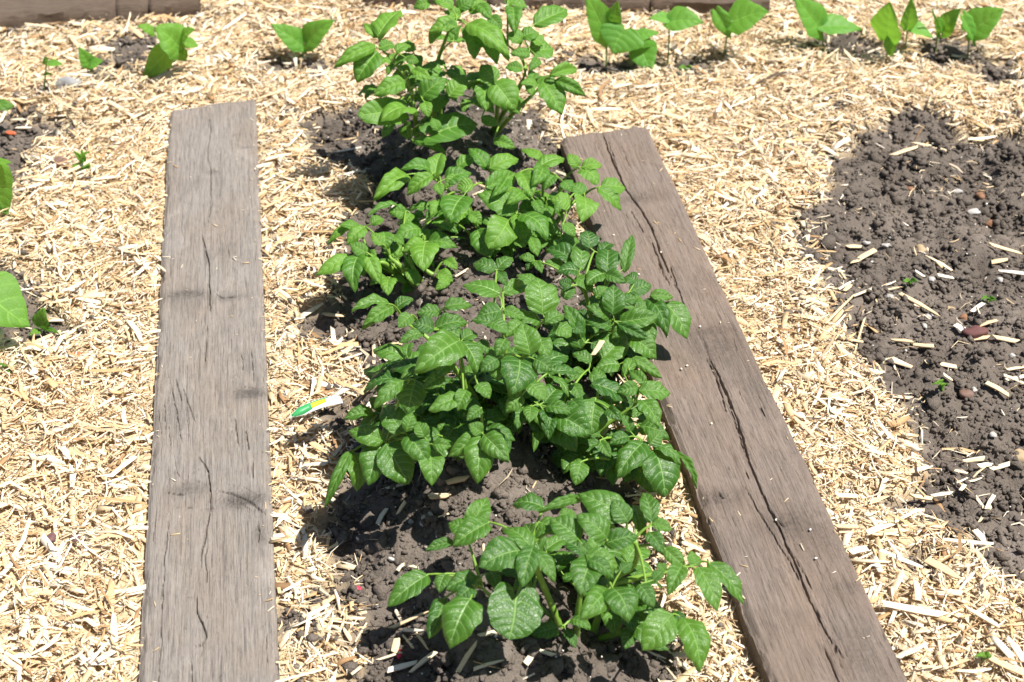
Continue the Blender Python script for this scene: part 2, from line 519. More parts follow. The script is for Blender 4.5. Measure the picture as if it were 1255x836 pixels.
# ------------------------------------------------------------------ boards
def board(name, quad, ztop, thick, mat, cracks, label, seed, knots, dx=0.0014, dy=0.0027):
    tl, tr, br, bl = [Vector((v.x, v.y, 0)) for v in quad]
    org = (bl + br) / 2
    Yax = (((tl + tr) / 2) - org).normalized(); Xax = Vector((Yax.y, -Yax.x, 0))
    L = ((tl + tr) / 2 - org).length
    def loc(p): q = Vector((p.x, p.y, 0)) - org; return q.dot(Xax), q.dot(Yax)
    c = [loc(p) for p in (tl, tr, br, bl)]
    W = (c[1][0] - c[0][0] + c[2][0] - c[3][0]) / 2
    nx = int(W / dx); ny = int(L / dy)
    u = np.linspace(0, 1, nx + 1); v = np.linspace(0, 1, ny + 1)
    U, Vv = np.meshgrid(u, v)
    nz = Noise(seed)
    xl = c[3][0] * (1 - Vv) + c[0][0] * Vv; xr = c[2][0] * (1 - Vv) + c[1][0] * Vv
    ytop = c[0][1] * (1 - U) + c[1][1] * U; ybot = c[3][1] * (1 - U) + c[2][1] * U
    Y = ybot * (1 - Vv) + ytop * Vv
    xl = xl + 0.0022 * fbm(nz, Y, 0 * Y, 0.18, 4); xr = xr + 0.0026 * fbm(nz, Y + 9, 0 * Y, 0.15, 4)
    Xc = xl * (1 - U) + xr * U
    Y = Y + Vv ** 60 * 0.010 * fbm(nz, Xc, 0 * Y + 3, 0.03, 3)
    Z = 0.0022 * fbm(nz, Xc, Y * 0.15, 0.05, 3) + 0.0012 * fbm(nz, Xc, Y * 0.04, 0.006, 2)
    de = np.minimum(U, 1 - U) * W
    Z = Z - 0.0055 * (1 - smooth(0, 0.011, de)) ** 2
    dend = (1 - Vv) * L
    Z = Z - 0.005 * (1 - smooth(0, 0.010, dend)) ** 2
    # chipped arrises
    Z = Z - 0.006 * smooth(0.12, 0.35, fbm(nz, Xc * 3, Y, 0.05, 4)) * smooth(0.014, 0.0, de)
    Z = Z - 0.0010 * smooth(0.1, 0.4, fbm(nz, Xc * 2.5, Y * 0.25, 0.012, 3))
    rr = random.Random(seed)
    checks = []
    for q in range(60):
        ax = rr.uniform(c[3][0] + .01, c[2][0] - .01); ay = rr.uniform(.02, L - .03); ln = rr.uniform(.012, .055)
        checks.append(([(ax, ay), (ax + rr.gauss(0, .0012), ay + ln / 2), (ax + rr.gauss(0, .002), ay + ln)], rr.uniform(.0008, .0025), rr.uniform(.0009, .0012)))
    for pts, depth, wid in [([loc(on_plane(x, y, ztop)) for x, y in p_], d_, w_) for p_, d_, w_ in cracks] + checks:
        P = pts
        cx = Xc + 0.0022 * fbm(nz, Xc * 0 + 5, Y, 0.02, 3); 
        d = np.full(Xc.shape, 1e9); tt = np.zeros(Xc.shape); tot = len(P) - 1
        for i in range(tot):
            a = np.array(P[i]); b = np.array(P[i + 1]); e = b - a
            t = np.clip(((cx - a[0]) * e[0] + (Y - a[1]) * e[1]) / (e @ e + 1e-12), 0, 1)
            dd = np.hypot(cx - a[0] - t * e[0], Y - a[1] - t * e[1])
            m = dd < d
            tt = np.where(m, (i + t) / tot, tt); d = np.minimum(d, dd)
        taper = np.clip(np.sin(np.pi * np.clip(tt, 0.02, 0.98)) * 2.2, 0.25, 1)
        wob = 0.75 + 0.9 * (nz(Y, Xc * 0, 0.012) + 0.2)
        ww = 0.64 * wid * taper * np.clip(wob, 0.45, 1.5)
        Z = Z - depth * taper * np.exp(-(d / ww) ** 2)
    K = np.zeros(Xc.shape)
    for (kx, ky, rx_, ry_, amt) in knots:
        q = loc(on_plane(kx, ky, ztop))
        wx = Xc + 0.010 * fbm(nz, Xc, Y, 0.03, 3); wy = Y + 0.006 * fbm(nz, Xc + 4, Y, 0.02, 3)
        e = ((wx - q[0]) / rx_) ** 2 + ((wy - q[1]) / ry_) ** 2
        ring = 0.65 + 0.7 * np.abs(np.sin(9 * np.sqrt(e) + 8 * fbm(nz, Xc * .3, Y, .01, 2)))
        K = K + amt * np.exp(-e) * ring
        Z = Z - 0.0016 * np.exp(-e) * (ring - .6)
    Vt = np.stack([Xc, Y, Z], -1)
    idx = np.arange((nx + 1) * (ny + 1)).reshape(ny + 1, nx + 1)
    F = np.stack([idx[:-1, :-1], idx[:-1, 1:], idx[1:, 1:], idx[1:, :-1]], -1).reshape(-1, 4)
    per = np.concatenate([idx[0, :-1], idx[:-1, -1], idx[-1, :0:-1], idx[:0:-1, 0]])
    Vf = Vt.reshape(-1, 3)
    rings = [Vf]; prev = per; base = len(Vf); faces = [F]
    for k, zz in enumerate((-0.012, -thick * 0.55, -thick)):
        r = Vf[per].copy(); r[:, 2] = zz
        cen = r[:, :2].mean(0); 
        r[:, 0] += 0.0016 * (RNG.random(len(r)) - 0.5)
        new = np.arange(base, base + len(per)); base += len(per)
        rings.append(r)
        faces.append(np.stack([prev, new, np.roll(new, -1), np.roll(prev, -1)], -1))
        prev = new
    me = np_mesh(name, np.concatenate(rings), np.concatenate(faces), True)
    ka = me.attributes.new('knot', 'FLOAT', 'POINT'); kv = np.zeros(len(me.vertices), np.float32); kv[:K.size] = K.ravel(); ka.data.foreach_set('value', kv)
    M = Matrix.Identity(4)
    for i in range(3): M[i][0] = Xax[i]; M[i][1] = Yax[i]; M[i][3] = (org.x, org.y, ztop)[i]
    o = obj(name, me, mat, matrix=M)
    me.set_sharp_from_angle(angle=math.radians(50))
    return tag(o, label, 'board', 'boards flanking the potato row')


CRK_L = [
    ([(256, 122), (258, 161), (254, 188), (258, 208), (258, 255), (252, 290)], .006, .0011),
    ([(246, 283), (251, 300), (256, 323), (257, 360), (259, 392)], .009, .0014),
    ([(254, 394), (253, 424), (251, 447)], .007, .0012),
    ([(261, 359), (275, 365), (291, 362)], .008, .0017), ([(198, 364), (221, 359), (249, 355)], .004, .0014), ([(231, 363), (240, 362), (249, 357)], .006, .0015),
    ([(201, 488), (203, 534)], .005, .0011), ([(208, 467), (218, 514), (224, 548)], .006, .0012), ([(214, 461), (223, 494)], .006, .0012),
    ([(222, 470), (232, 500), (240, 520)], .005, .0011), ([(193, 500), (198, 535)], .004, .001), ([(206, 520), (210, 550)], .005, .001), ([(228, 498), (232, 540)], .004, .001),
    ([(287, 510), (293, 548)], .006, .0013), ([(301, 525), (306, 555)], .006, .0013), ([(295, 430), (298, 455)], .005, .001), ([(308, 427), (311, 471)], .005, .001),
    ([(277, 482), (300, 474), (320, 478)], .005, .0018), ([(283, 488), (305, 487), (321, 490)], .003, .0016), ([(281, 505), (285, 535)], .004, .001),
    ([(241, 556), (254, 576), (258, 600), (258, 620), (253, 650), (248, 673), (246, 697)], .010, .0016),
    ([(254, 668), (251, 690), (255, 718)], .005, .0012),
    ([(241, 720), (242, 750), (249, 767), (252, 780), (246, 790), (233, 795)], .009, .0015), ([(233, 804), (236, 836), (238, 870)], .006, .0014),
    ([(201, 603), (218, 606), (238, 606)], .008, .0016), ([(213, 594), (244, 590), (256, 596)], .004, .0015), ([(210, 622), (240, 623), (268, 622)], .005, .0014),
    ([(261, 600), (285, 605), (308, 616), (328, 633)], .008, .0016), ([(275, 594), (300, 598), (326, 612)], .004, .0014), ([(268, 610), (292, 615), (312, 628)], .004, .0013),
    ([(280, 620), (300, 626), (325, 640)], .003, .0013), ([(209, 608), (206, 650), (201, 690), (198, 757), (194, 836), (190, 900)], .006, .0011),
    ([(191, 630), (187, 666)], .004, .001), ([(308, 560), (311, 593)], .005, .001), ([(325, 770), (327, 817)], .004, .001),
    ([(314, 643), (318, 650), (316, 668)], .005, .0013), ([(213, 556), (216, 580), (226, 590)], .004, .001), ([(245, 574), (232, 582), (222, 592)], .004, .001),
    ([(222, 732), (238, 732)], .003, .001), ([(180, 700), (182, 750)], .003, .0009),
]
CRK_R = [
    ([(735, 154), (748, 190), (766, 230), (787, 258), (800, 283), (812, 316), (832, 359)], .012, .0018),
    ([(744, 170), (757, 205)], .004, .001), ([(772, 255), (790, 288)], .005, .0012), ([(796, 290), (812, 330), (822, 352)], .006, .0013),
    ([(820, 320), (832, 356), (846, 398)], .008, .0013), ([(805, 318), (820, 350)], .004, .001),
    ([(856, 410), (872, 443), (889, 478), (903, 512), (920, 570), (934, 604), (955, 646), (979, 701), (993, 736), (1017, 781), (1030, 806)], .013, .0017),
    ([(864, 432), (880, 470), (892, 510)], .007, .0013), ([(876, 450), (893, 492), (905, 530), (914, 560)], .006, .0012),
    ([(907, 587), (927, 622), (948, 656), (965, 684), (985, 720)], .006, .0013), ([(912, 570), (918, 590)], .004, .001),
    ([(940, 620), (951, 634), (962, 645)], .006, .0020), ([(1009, 790), (1018, 812), (1028, 836), (1050, 880)], .011, .0016), ([(1022, 786), (1034, 806)], .005, .0012),
    ([(1000, 745), (1010, 770)], .004, .001), ([(932, 497), (937, 510)], .006, .0014), ([(880, 603), (887, 612)], .006, .0016),
    ([(866, 605), (884, 608)], .003, .0013), ([(850, 405), (880, 400), (905, 404)], .003, .0016), ([(700, 245), (760, 243), (790, 238)], .002, .0014),
    ([(760, 175), (772, 205)], .003, .001), ([(958, 660), (975, 690)], .005, .0011), ([(965, 668), (990, 710), (996, 725)], .004, .001),
]
board('weathered_board', QL, Z_L, 0.055, M_PLANK_L, CRK_L, 'grey cracked board lying left of the potato row', 21,
      [(225, 359, .035, .012, .5), (278, 364, .03, .012, .7), (305, 482, .028, .014, 1.0), (235, 600, .03, .016, .6), (300, 612, .035, .018, .9), (318, 655, .012, .03, .5), (215, 505, .03, .05, .25), (262, 210, .012, .01, .5), (300, 180, .012, .006, .6), (230, 362, .06, .02, .25)])
board('weathered_board', QR, Z_R, 0.075, M_PLANK_R, CRK_R, 'brown split board slanting along the right of the potato row', 22,
      [(885, 425, .06, .05, .45), (930, 470, .04, .05, .35), (885, 608, .035, .02, .7), (955, 640, .04, .03, .5), (780, 243, .06, .018, .45), (1000, 650, .05, .07, .3), (1035, 720, .03, .015, .4), (860, 405, .06, .018, .35), (1060, 800, .05, .06, .3)])


# old timbers edging the bed at the back
def timber(x0, x1, y0, y1, ztop, zbot, thick, label, seed, grooves):
    """a squared log running left to right: front face rough, weathered, checked"""
    nz = Noise(seed)
    a = Vector((x0, y0, 0)); b = Vector((x1, y1, 0)); L = (b - a).length
    X = (b - a).normalized(); Yd = Vector((-X.y, X.x, 0))
    prof = [(0, zbot), (0, zbot + .25 * (ztop - zbot)), (0, zbot + .5 * (ztop - zbot)), (0, zbot + .75 * (ztop - zbot)), (0.004, ztop - 0.004), (0.012, ztop),
            (thick * .5, ztop + .002), (thick - .012, ztop), (thick, ztop - .01), (thick, zbot)]
    n = int(L / 0.008)
    s = np.linspace(0, L, n + 1)
    P = np.zeros((n + 1, len(prof), 3))
    for k, (d, z) in enumerate(prof):
        off = 0.012 * fbm(nz, s, 0 * s + z * 6 + d * 4, 0.06, 5)
        g = 0 * s
        for (gp, gw, gd) in grooves: g = g + gd * np.exp(-((s - gp - 0.01 * nz(0 * s + z * 20, 0 * s, .6)) / gw) ** 2)
        dd = d + off * 0.6 + (g if d < thick / 2 else 0)
        zz = z + off * 0.5 - (g * 0.5 if z > zbot + .01 else 0)
        P[:, k, 0] = s; P[:, k, 1] = dd; P[:, k, 2] = zz
    m = len(prof); idx = np.arange((n + 1) * m).reshape(n + 1, m)
    F = np.stack([idx[:-1, :-1], idx[1:, :-1], idx[1:, 1:], idx[:-1, 1:]], -1).reshape(-1, 4)
    capl = [[idx[0, k], idx[0, k + 1], idx[0, m - 2 - k], idx[0, m - 1 - k]] for k in range(m // 2 - 1)]
    capr = [[idx[n, m - 1 - k], idx[n, m - 2 - k], idx[n, k + 1], idx[n, k]] for k in range(m // 2 - 1)]
    me = np_mesh('timber', P.reshape(-1, 3), np.concatenate([F, np.array(capl), np.array(capr)]), True)
    # the board material runs along local Y, so the mesh is turned
    co = P.reshape(-1, 3)[:, [1, 0, 2]] * np.array([1, 1, 1]); me.vertices.foreach_set('co', co.astype(np.float32).ravel())
    me.flip_normals(); me.update()
    me.set_sharp_from_angle(angle=math.radians(55))
    M = Matrix.Identity(4)
    for i in range(3): M[i][0] = Yd[i]; M[i][1] = X[i]; M[i][2] = (0, 0, 1)[i]; M[i][3] = (a.x, a.y, 0)[i]
    o = obj('edging_timber', me, M_BEAM, matrix=M)
    return tag(o, label, 'timber', 'old timbers edging the bed')


pa = on_plane(-160, 49, 0.02); pb = on_plane(246, 21, 0.02)
LT = (pb - pa).length
timber(pa.x, pb.x, pa.y, pb.y, 0.062, -0.03, 0.26, 'rough brown timber edging the bed at the top left', 31,
       [(LT * (300 / 406), .004, .014), (LT * (340 / 406), .006, .022)])
pa = on_plane(448, 13, 0.02); pb = on_plane(942, 20, 0.02)
LT = (pb - pa).length
timber(pa.x, pb.x, pa.y, pb.y, 0.060, -0.03, 0.26, 'greyish brown timber edging the bed behind the tallest potato plant', 33, [(LT * .3, .008, .014), (LT * .7, .006, .012)])


# ------------------------------------------------------------------ mulch, clods
def chip_batch(P, yaw, tilt, roll, L, W, T, bend, skew):
    """P (N,3) centres -> verts (N*12,3), quads; flat splinters of three cross-sections"""
    n = len(P)
    st = np.array([-0.5, 0.02, 0.5])
    wid = np.stack([np.clip(0.45 + 0.75 * RNG.random(n), 0, 1), np.ones(n), np.clip(0.40 + 0.75 * RNG.random(n), 0, 1)], 1)
    loc = np.zeros((n, 3, 4, 3))
    for k in range(3):
        for c, (sx, sz) in enumerate(((-1, -1), (1, -1), (1, 1), (-1, 1))):
            loc[:, k, c, 0] = L * st[k] + (sx * skew * W * (0.5 if k != 1 else 0)) + L * 0.05 * (RNG.random(n) - .5)
            loc[:, k, c, 1] = sx * W * 0.5 * wid[:, k] + (bend * L if k == 1 else 0)
            loc[:, k, c, 2] = sz * T * 0.5 * (0.55 + 0.45 * wid[:, k]) + (np.abs(bend) * L * 0.4 if k == 1 else 0)
    loc = loc.reshape(n, 12, 3)
    cr, sr = np.cos(roll), np.sin(roll); ct, s_t = np.cos(tilt), np.sin(tilt); cy, sy = np.cos(yaw), np.sin(yaw)
    x, y, z = loc[..., 0], loc[..., 1], loc[..., 2]
    y, z = y * cr[:, None] - z * sr[:, None], y * sr[:, None] + z * cr[:, None]
    x, z = x * ct[:, None] - z * s_t[:, None], x * s_t[:, None] + z * ct[:, None]
    x, y = x * cy[:, None] - y * sy[:, None], x * sy[:, None] + y * cy[:, None]
    Vv = np.stack([x, y, z], -1) + P[:, None, :]
    q = []
    for k in range(2):
        for c in range(4):
            d = (c + 1) % 4
            q.append([k * 4 + c, k * 4 + d, (k + 1) * 4 + d, (k + 1) * 4 + c])
    q += [[3, 2, 1, 0], [8, 9, 10, 11]]
    q = np.array(q)
    Qq = (q[None] + 12 * np.arange(n)[:, None, None]).reshape(-1, 4)
    return Vv.reshape(-1, 3), Qq


def shred_batch(P, yaw, tilt, L, W):
    """curled paper-like shavings, bent in the middle"""
    n = len(P); loc = np.zeros((n, 3, 2, 3)); bend = RNG.standard_normal(n) * 0.12
    for k, (sx, wk) in enumerate(((-0.5, 0.5), (0.0, 1.0), (0.5, 0.4))):
        for c, a in enumerate((-.5, .5)):
            loc[:, k, c, 0] = L * sx; loc[:, k, c, 1] = W * a * wk + (bend * L if k == 1 else 0); loc[:, k, c, 2] = W * a * .5 + (np.abs(bend) * L * .5 if k == 1 else 0)
    loc = loc.reshape(n, 6, 3); x, y, z = loc[..., 0], loc[..., 1], loc[..., 2]
    ct, s_t, cy, sy = np.cos(tilt)[:, None], np.sin(tilt)[:, None], np.cos(yaw)[:, None], np.sin(yaw)[:, None]
    x, z = x * ct - z * s_t, x * s_t + z * ct
    x, y = x * cy - y * sy, x * sy + y * cy
    V = np.stack([x, y, z], -1) + P[:, None, :]
    q = np.array([[0, 2, 3, 1], [2, 4, 5, 3]])
    return V.reshape(-1, 3), (q[None] + 6 * np.arange(n)[:, None, None]).reshape(-1, 4)


def block_batch(P, yaw, tilt, roll, L, W, T):
    """small flat chips: skewed six sided blocks"""
    n = len(P); loc = np.zeros((n, 8, 3)); sk = RNG.standard_normal(n) * 0.35
    w0 = 0.5 + 0.5 * RNG.random(n); w1 = 0.4 + 0.6 * RNG.random(n)
    for i, (a, b, c) in enumerate([(a, b, c) for a in (-.5, .5) for (b, c) in ((-.5, -.5), (.5, -.5), (.5, .5), (-.5, .5))]):
        loc[:, i, 0] = L * a + sk * W * b * np.sign(a); loc[:, i, 1] = W * b * (w0 if a < 0 else w1); loc[:, i, 2] = T * c
    x, y, z = loc[..., 0], loc[..., 1], loc[..., 2]
    f = lambda a: (np.cos(a)[:, None], np.sin(a)[:, None])
    c, q = f(roll); y, z = y * c - z * q, y * q + z * c
    c, q = f(tilt); x, z = x * c - z * q, x * q + z * c
    c, q = f(yaw); x, y = x * c - y * q, x * q + y * c
    V = np.stack([x, y, z], -1) + P[:, None, :]
    q = np.array([[0, 1, 5, 4], [1, 2, 6, 5], [2, 3, 7, 6], [3, 0, 4, 7], [3, 2, 1, 0], [4, 5, 6, 7]])
    return V.reshape(-1, 3), (q[None] + 8 * np.arange(n)[:, None, None]).reshape(-1, 4)


def scatter(n, soil_keep, margin=0.30):
    """points over the visible ground plus a margin, thinned on bare soil and off the boards"""
    y = 0.98 + (3.95 - 0.98) * RNG.random(n)
    hw = 0.36 + 0.36 * y + margin * 0.6
    x = (RNG.random(n) * 2 - 1) * 1.85
    m = np.abs(x) < hw
    x, y = x[m], y[m]
    s = samp(ISL, x, y)
    drift = 0.3 + 3.2 * smooth(0.0, 0.35, fbm(N4, x + 2, y, 0.22, 3)) * (0.35 + 0.65 * (x > 0.45))
    keep = RNG.random(len(x)) < np.where(s > 0.02, (1 - smooth(0.15, 0.92, s)) + soil_keep * drift + np.where(x > 0.45, 0.40 * smooth(-0.15, 0.0, samp(ISD, x, y)) ** 1.5 * smooth(-0.05, 0.25, fbm(N3, x, y + 3, 0.07, 3)), 0.10 * smooth(-0.06, 0.0, samp(ISD, x, y))), 1.0)
    dl, dr = board_sd(x, y)
    keep &= (dl > 0.004) & (dr > 0.004)
    return x[keep], y[keep], np.minimum(dl, dr)[keep], s[keep]


def mulch(name, n, lmed, lsig, lmin, lmax, wr, tmin, tmax, zr, tiltmax, soil_keep, label):
    x, y, db, s = scatter(n, soil_keep)
    n = len(x)
    L = np.clip(np.exp(np.log(lmed) + lsig * RNG.standard_normal(n)), lmin, lmax)
    W = np.clip(L * wr * (0.4 + RNG.random(n)), 0.0011, 0.012)
    T = tmin + (tmax - tmin) * RNG.random(n)
    yaw = RNG.random(n) * 2 * np.pi
    L = np.minimum(L, 0.012 + db * 2.2)
    lay = RNG.random(n) * (1 - s * 0.85)
    z = samp(IZ, x, y) + 0.001 + zr * lay + T * .3
    z = np.where((db < 0.03), np.minimum(z, Z_L - 0.010), z)
    tilt = (RNG.random(n) - .5) * 2 * tiltmax * (1 - 0.5 * s); roll = RNG.standard_normal(n) * 0.30
    z = z + np.abs(np.sin(tilt)) * L * 0.25
    if name == 'fine_chip_mulch': V, Q = block_batch(np.stack([x, y, z], -1), yaw, tilt, roll, L, W, T)
    elif name == 'wood_shred_mulch': V, Q = shred_batch(np.stack([x, y, z + 0.002], -1), yaw, tilt, L, W)
    else: V, Q = chip_batch(np.stack([x, y, z], -1), yaw, tilt, roll, L, W, T, RNG.standard_normal(n) * 0.05, RNG.standard_normal(n) * 0.6)
    tag(obj(name, np_mesh(name, V, Q), M_CHIP), label, 'mulch', None, 'stuff')


mulch('wood_chip_mulch', 40000, 0.026, 0.50, 0.009, 0.066, 0.17, 0.0008, 0.0022, 0.015, 0.24, 0.020, 'pale wood chip mulch spread between boards and bare soil')
mulch('fine_chip_mulch', 80000, 0.0135, 0.38, 0.006, 0.028, 0.20, 0.0006, 0.0016, 0.016, 0.30, 0.035, 'small pale chips packed between the larger wood chips')
mulch('wood_shred_mulch', 105000, 0.022, 0.50, 0.006, 0.075, 0.070, 0.0006, 0.0014, 0.019, 0.35, 0.05, 'fine straw coloured shreds matted over the wood chips')


def ico(level):
    import bmesh
    bm = bmesh.new(); bmesh.ops.create_icosphere(bm, subdivisions=level, radius=1.0)
    V = np.array([v.co[:] for v in bm.verts]); F = np.array([[v.index for v in f.verts] for f in bm.faces]); bm.free()
    return V, F


def lumps(P, R, level, rough):
    V0, F0 = ico(level)
    n = len(P); m = len(V0)
    k = 1 + rough * (RNG.random((n, m)) - 0.5)
    sc = 0.55 + 0.85 * RNG.random((n, 1, 3))
    a = RNG.random(n) * 2 * np.pi
    V = V0[None] * k[..., None] * sc * R[:, None, None]
    x, y = V[..., 0], V[..., 1]
    V = np.stack([x * np.cos(a)[:, None] - y * np.sin(a)[:, None], x * np.sin(a)[:, None] + y * np.cos(a)[:, None], V[..., 2] * 0.8], -1)
    V = V + P[:, None, :]
    F = (F0[None] + m * np.arange(n)[:, None, None]).reshape(-1, 3)
    return V.reshape(-1, 3), F


def soil_points(n, thr=0.6):
    x = (RNG.random(n) * 2 - 1) * 1.9; y = 0.98 + 3.0 * RNG.random(n)
    m = (samp(ISL, x, y) > thr) & (np.abs(x) < 0.8 + 0.34 * y)
    dl, dr = board_sd(x, y)
    m &= (dl > 0.004) & (dr > 0.004)
    return x[m], y[m]


def clods(name, n, rmed, rsig, rmin, rmax, level, rough, label, sink):
    x, y = soil_points(n)
    R = np.clip(np.exp(np.log(rmed) + rsig * RNG.standard_normal(len(x))), rmin, rmax)
    P = np.stack([x, y, samp(IZ, x, y) + R * sink], -1)
    V, F = lumps(P, R, level, rough)
    tag(obj(name, np_mesh(name, V, F, True, True), M_SOIL), label, 'soil', None, 'stuff')


clods('soil_clods', 6500, 0.0085, 0.40, 0.005, 0.017, 2, 0.75, 'dark lumps of soil heaped on the bare beds', -0.10)


def aggregates(n):
    """crumbs clinging together in lumps, and loose crumbs between"""
    x, y = soil_points(n)
    k = 13
    A = np.clip(np.exp(np.log(0.0085) + 0.42 * RNG.standard_normal(len(x))), 0.004, 0.020)
    d = RNG.standard_normal((len(x), k, 3)); d /= np.linalg.norm(d, axis=-1, keepdims=True); d[..., 2] = np.abs(d[..., 2])
    C = np.stack([x, y, samp(IZ, x, y) - 0.001], -1)[:, None, :] + d * (A[:, None] * (0.55 + 0.5 * RNG.random((len(x), k))))[..., None]
    R = A[:, None] * (0.24 + 0.26 * RNG.random((len(x), k)))
    return C.reshape(-1, 3), R.ravel()


P1_, R1_ = aggregates(9500)
x, y = soil_points(95000, 0.45)
R2_ = np.clip(np.exp(np.log(0.0027) + 0.45 * RNG.standard_normal(len(x))), 0.0014, 0.007)
P2_ = np.stack([x, y, samp(IZ, x, y) + R2_ * 0.4], -1)
x = RNG.random(60000) * 3.6 - 1.8; y = 0.98 + 2.9 * RNG.random(60000)          # crumbs kicked out over the mulch
m = (samp(ISD, x, y) > -0.01) & (samp(ISD, x, y) < 0.075) & (fbm(N4, x, y + 7, 0.06, 3) > 0.08) & (RNG.random(len(x)) < 0.5)
dl, dr = board_sd(x, y); m &= (dl > .01) & (dr > .01) & (np.abs(x) < 0.8 + 0.34 * y)
x, y = x[m], y[m]
R3_ = np.clip(np.exp(np.log(0.0032) + 0.5 * RNG.standard_normal(len(x))), 0.0016, 0.009)
P3_ = np.stack([x, y, samp(IZ, x, y) + 0.010 + 0.006 * RNG.random(len(x))], -1)
V, F = lumps(np.concatenate([P1_, P2_, P3_]), np.concatenate([R1_, R2_, R3_]), 1, 1.0)
tag(obj('soil_crumbs', np_mesh('soil_crumbs', V, F, False, True), M_SOIL), 'fine dark soil crumbs scattered over the bare beds', 'soil', None, 'stuff')

# pale grit in the soil
x, y = soil_points(2600, 0.3)
R = np.clip(np.exp(np.log(0.0017) + 0.5 * RNG.standard_normal(len(x))), 0.0009, 0.0042)
V, F = lumps(np.stack([x, y, samp(IZ, x, y) + 0.006 + 0.004 * RNG.random(len(x))], -1), R, 1, 0.5)
M_GRIT = plain('pale_grit', (0.62, 0.58, 0.52), 0.7, 0.25)
tag(obj('pale_grit', np_mesh('pale_grit', V, F, True, True), M_GRIT), 'pale grit speckled through the dark soil', 'grit', None, 'stuff')

# slivers and dust blown onto the boards, mostly near their edges
for quad, zt in ((BLQ, Z_L), (BRQ, Z_R)):
    q = np.array(quad); n = 70
    u = np.clip(np.where(RNG.random(n) < .6, np.where(RNG.random(n) < .5, RNG.beta(1, 9, n), 1 - RNG.beta(1, 9, n)), RNG.random(n)), .02, .98); v = RNG.random(n)
    p = ((q[0] * (1 - u)[:, None] + q[1] * u[:, None]) * (1 - v)[:, None] + (q[3] * (1 - u)[:, None] + q[2] * u[:, None]) * v[:, None])
    L = 0.004 + 0.012 * RNG.random(n) ** 2
    V, Q = block_batch(np.column_stack([p, np.full(n, zt + .0012)]), RNG.random(n) * 6.3, RNG.standard_normal(n) * .06, RNG.standard_normal(n) * .1, L, np.maximum(.0008, L * .16), np.full(n, .0008))
    tag(obj('wood_dust', np_mesh('wood_dust', V, Q), M_CHIP), 'tiny slivers of wood scattered on the ' + ('grey' if zt == Z_L else 'brown') + ' board', 'wood dust', None, 'stuff')

# ------------------------------------------------------------------ single wood chips
CHIP_MESH = []
for k in range(14):
    L = 1.0; W = random.uniform(0.85, 1.0)
    V, Q = chip_batch(np.zeros((1, 3)), np.zeros(1), np.zeros(1), np.zeros(1), np.array([1.0]), np.array([1.0]), np.array([1.0]), np.zeros(1), np.array([0.0]))
    V = V.reshape(3, 4, 3)
    sk = random.uniform(-0.12, 0.12); bd = random.uniform(-0.25, 0.25)
    V[0, :, 0] += sk * np.sign(V[0, :, 1]); V[2, :, 0] -= random.uniform(-0.12, 0.12) * np.sign(V[2, :, 1])
    V[1, :, 1] += bd; V[1, :, 2] += random.uniform(-0.3, 0.6)
    me = np_mesh('wood_chip', V.reshape(-1, 3), Q); me.materials.append(M_CHIP1)
    CHIP_MESH.append(me)
chip_count = 0


def chip_tone():
    v = random.random()
    return random.choice([('brown', random.uniform(.01, .05)), ('tan', random.uniform(.08, .2))]) if v < .14 else \
        (('golden', random.uniform(.22, .45)) if v < .45 else (('cream', random.uniform(.5, .75)) if v < .75 else ('whitish', random.uniform(.8, 1.0))))


def wood_chip(a, b, width, label, group, thick=0.003):
    global chip_count
    chip_count += 1
    tn, tv = chip_tone()
    if 'pale' in label and tv < .3: tn, tv = 'golden', random.uniform(.3, .45)
    size = 'long ' if (b - a).length > .042 else ('short ' if (b - a).length < .026 else '')
    label = label.replace('pale', size + tn, 1) if 'pale' in label else label.replace('TONE', size + tn, 1)
    y = b - a; L = y.length; X = y / L
    up = Vector((random.gauss(0, .12), random.gauss(0, .12), 1))
    Yv = up.cross(X).normalized(); Zv = X.cross(Yv)
    M = Matrix.Identity(4); c = (a + b) / 2
    for i in range(3):
        M[i][0] = X[i] * L; M[i][1] = Yv[i] * width; M[i][2] = Zv[i] * thick; M[i][3] = c[i]
    o = bpy.data.objects.new('wood_chip', CHIP_MESH[chip_count % 14]); COL.objects.link(o)
    o.matrix_world = M
    o.color = (tv, tv, tv, 1)
    return tag(o, label, 'wood chip', group)


def chips_px(lst, label, group, lift=0.009):
    for (x0, y0, x1, y1, w) in lst:
        a = on_ground(x0, y0, lift); b = on_ground(x1, y1, lift + random.uniform(-.002, .004))
        sc = 1.0 / ((a - CAM).dot(CF) / FPX)
        wood_chip(a, b, max(0.002, w / sc), label, group, 0.0025 + 0.0015 * random.random())


def cv(lst, ox, oy, s): return [(ox + a / s, oy + b / s, ox + c / s, oy + d / s, w) for a, b, c, d, w in lst]


chips_px(cv([(530, 460, 570, 530, 4), (505, 555, 690, 470, 4), (570, 565, 680, 570, 4), (560, 580, 625, 660, 3), (640, 580, 700, 665, 3), (540, 610, 525, 680, 9),
             (495, 775, 640, 735, 7), (610, 785, 740, 680, 6), (545, 255, 575, 215, 4), (440, 720, 560, 680, 3), (260, 560, 300, 620, 5), (320, 630, 380, 530, 2), (600, 232, 645, 240, 3)], 360, 640, 4.265)
         + cv([(405, 118, 462, 106, 8), (357, 160, 410, 156, 6), (357, 152, 410, 150, 3), (212, 235, 238, 190, 6), (268, 205, 290, 170, 4), (437, 648, 488, 567, 6), (640, 580, 705, 600, 5),
               (626, 625, 650, 592, 8), (265, 363, 285, 346, 4), (480, 640, 560, 615, 4), (495, 545, 540, 535, 5)], 370, 540, 2.282),
         'pale wood chip lying on the bare soil beside the front potato plant', 'wood chips on the soil by the front plant')
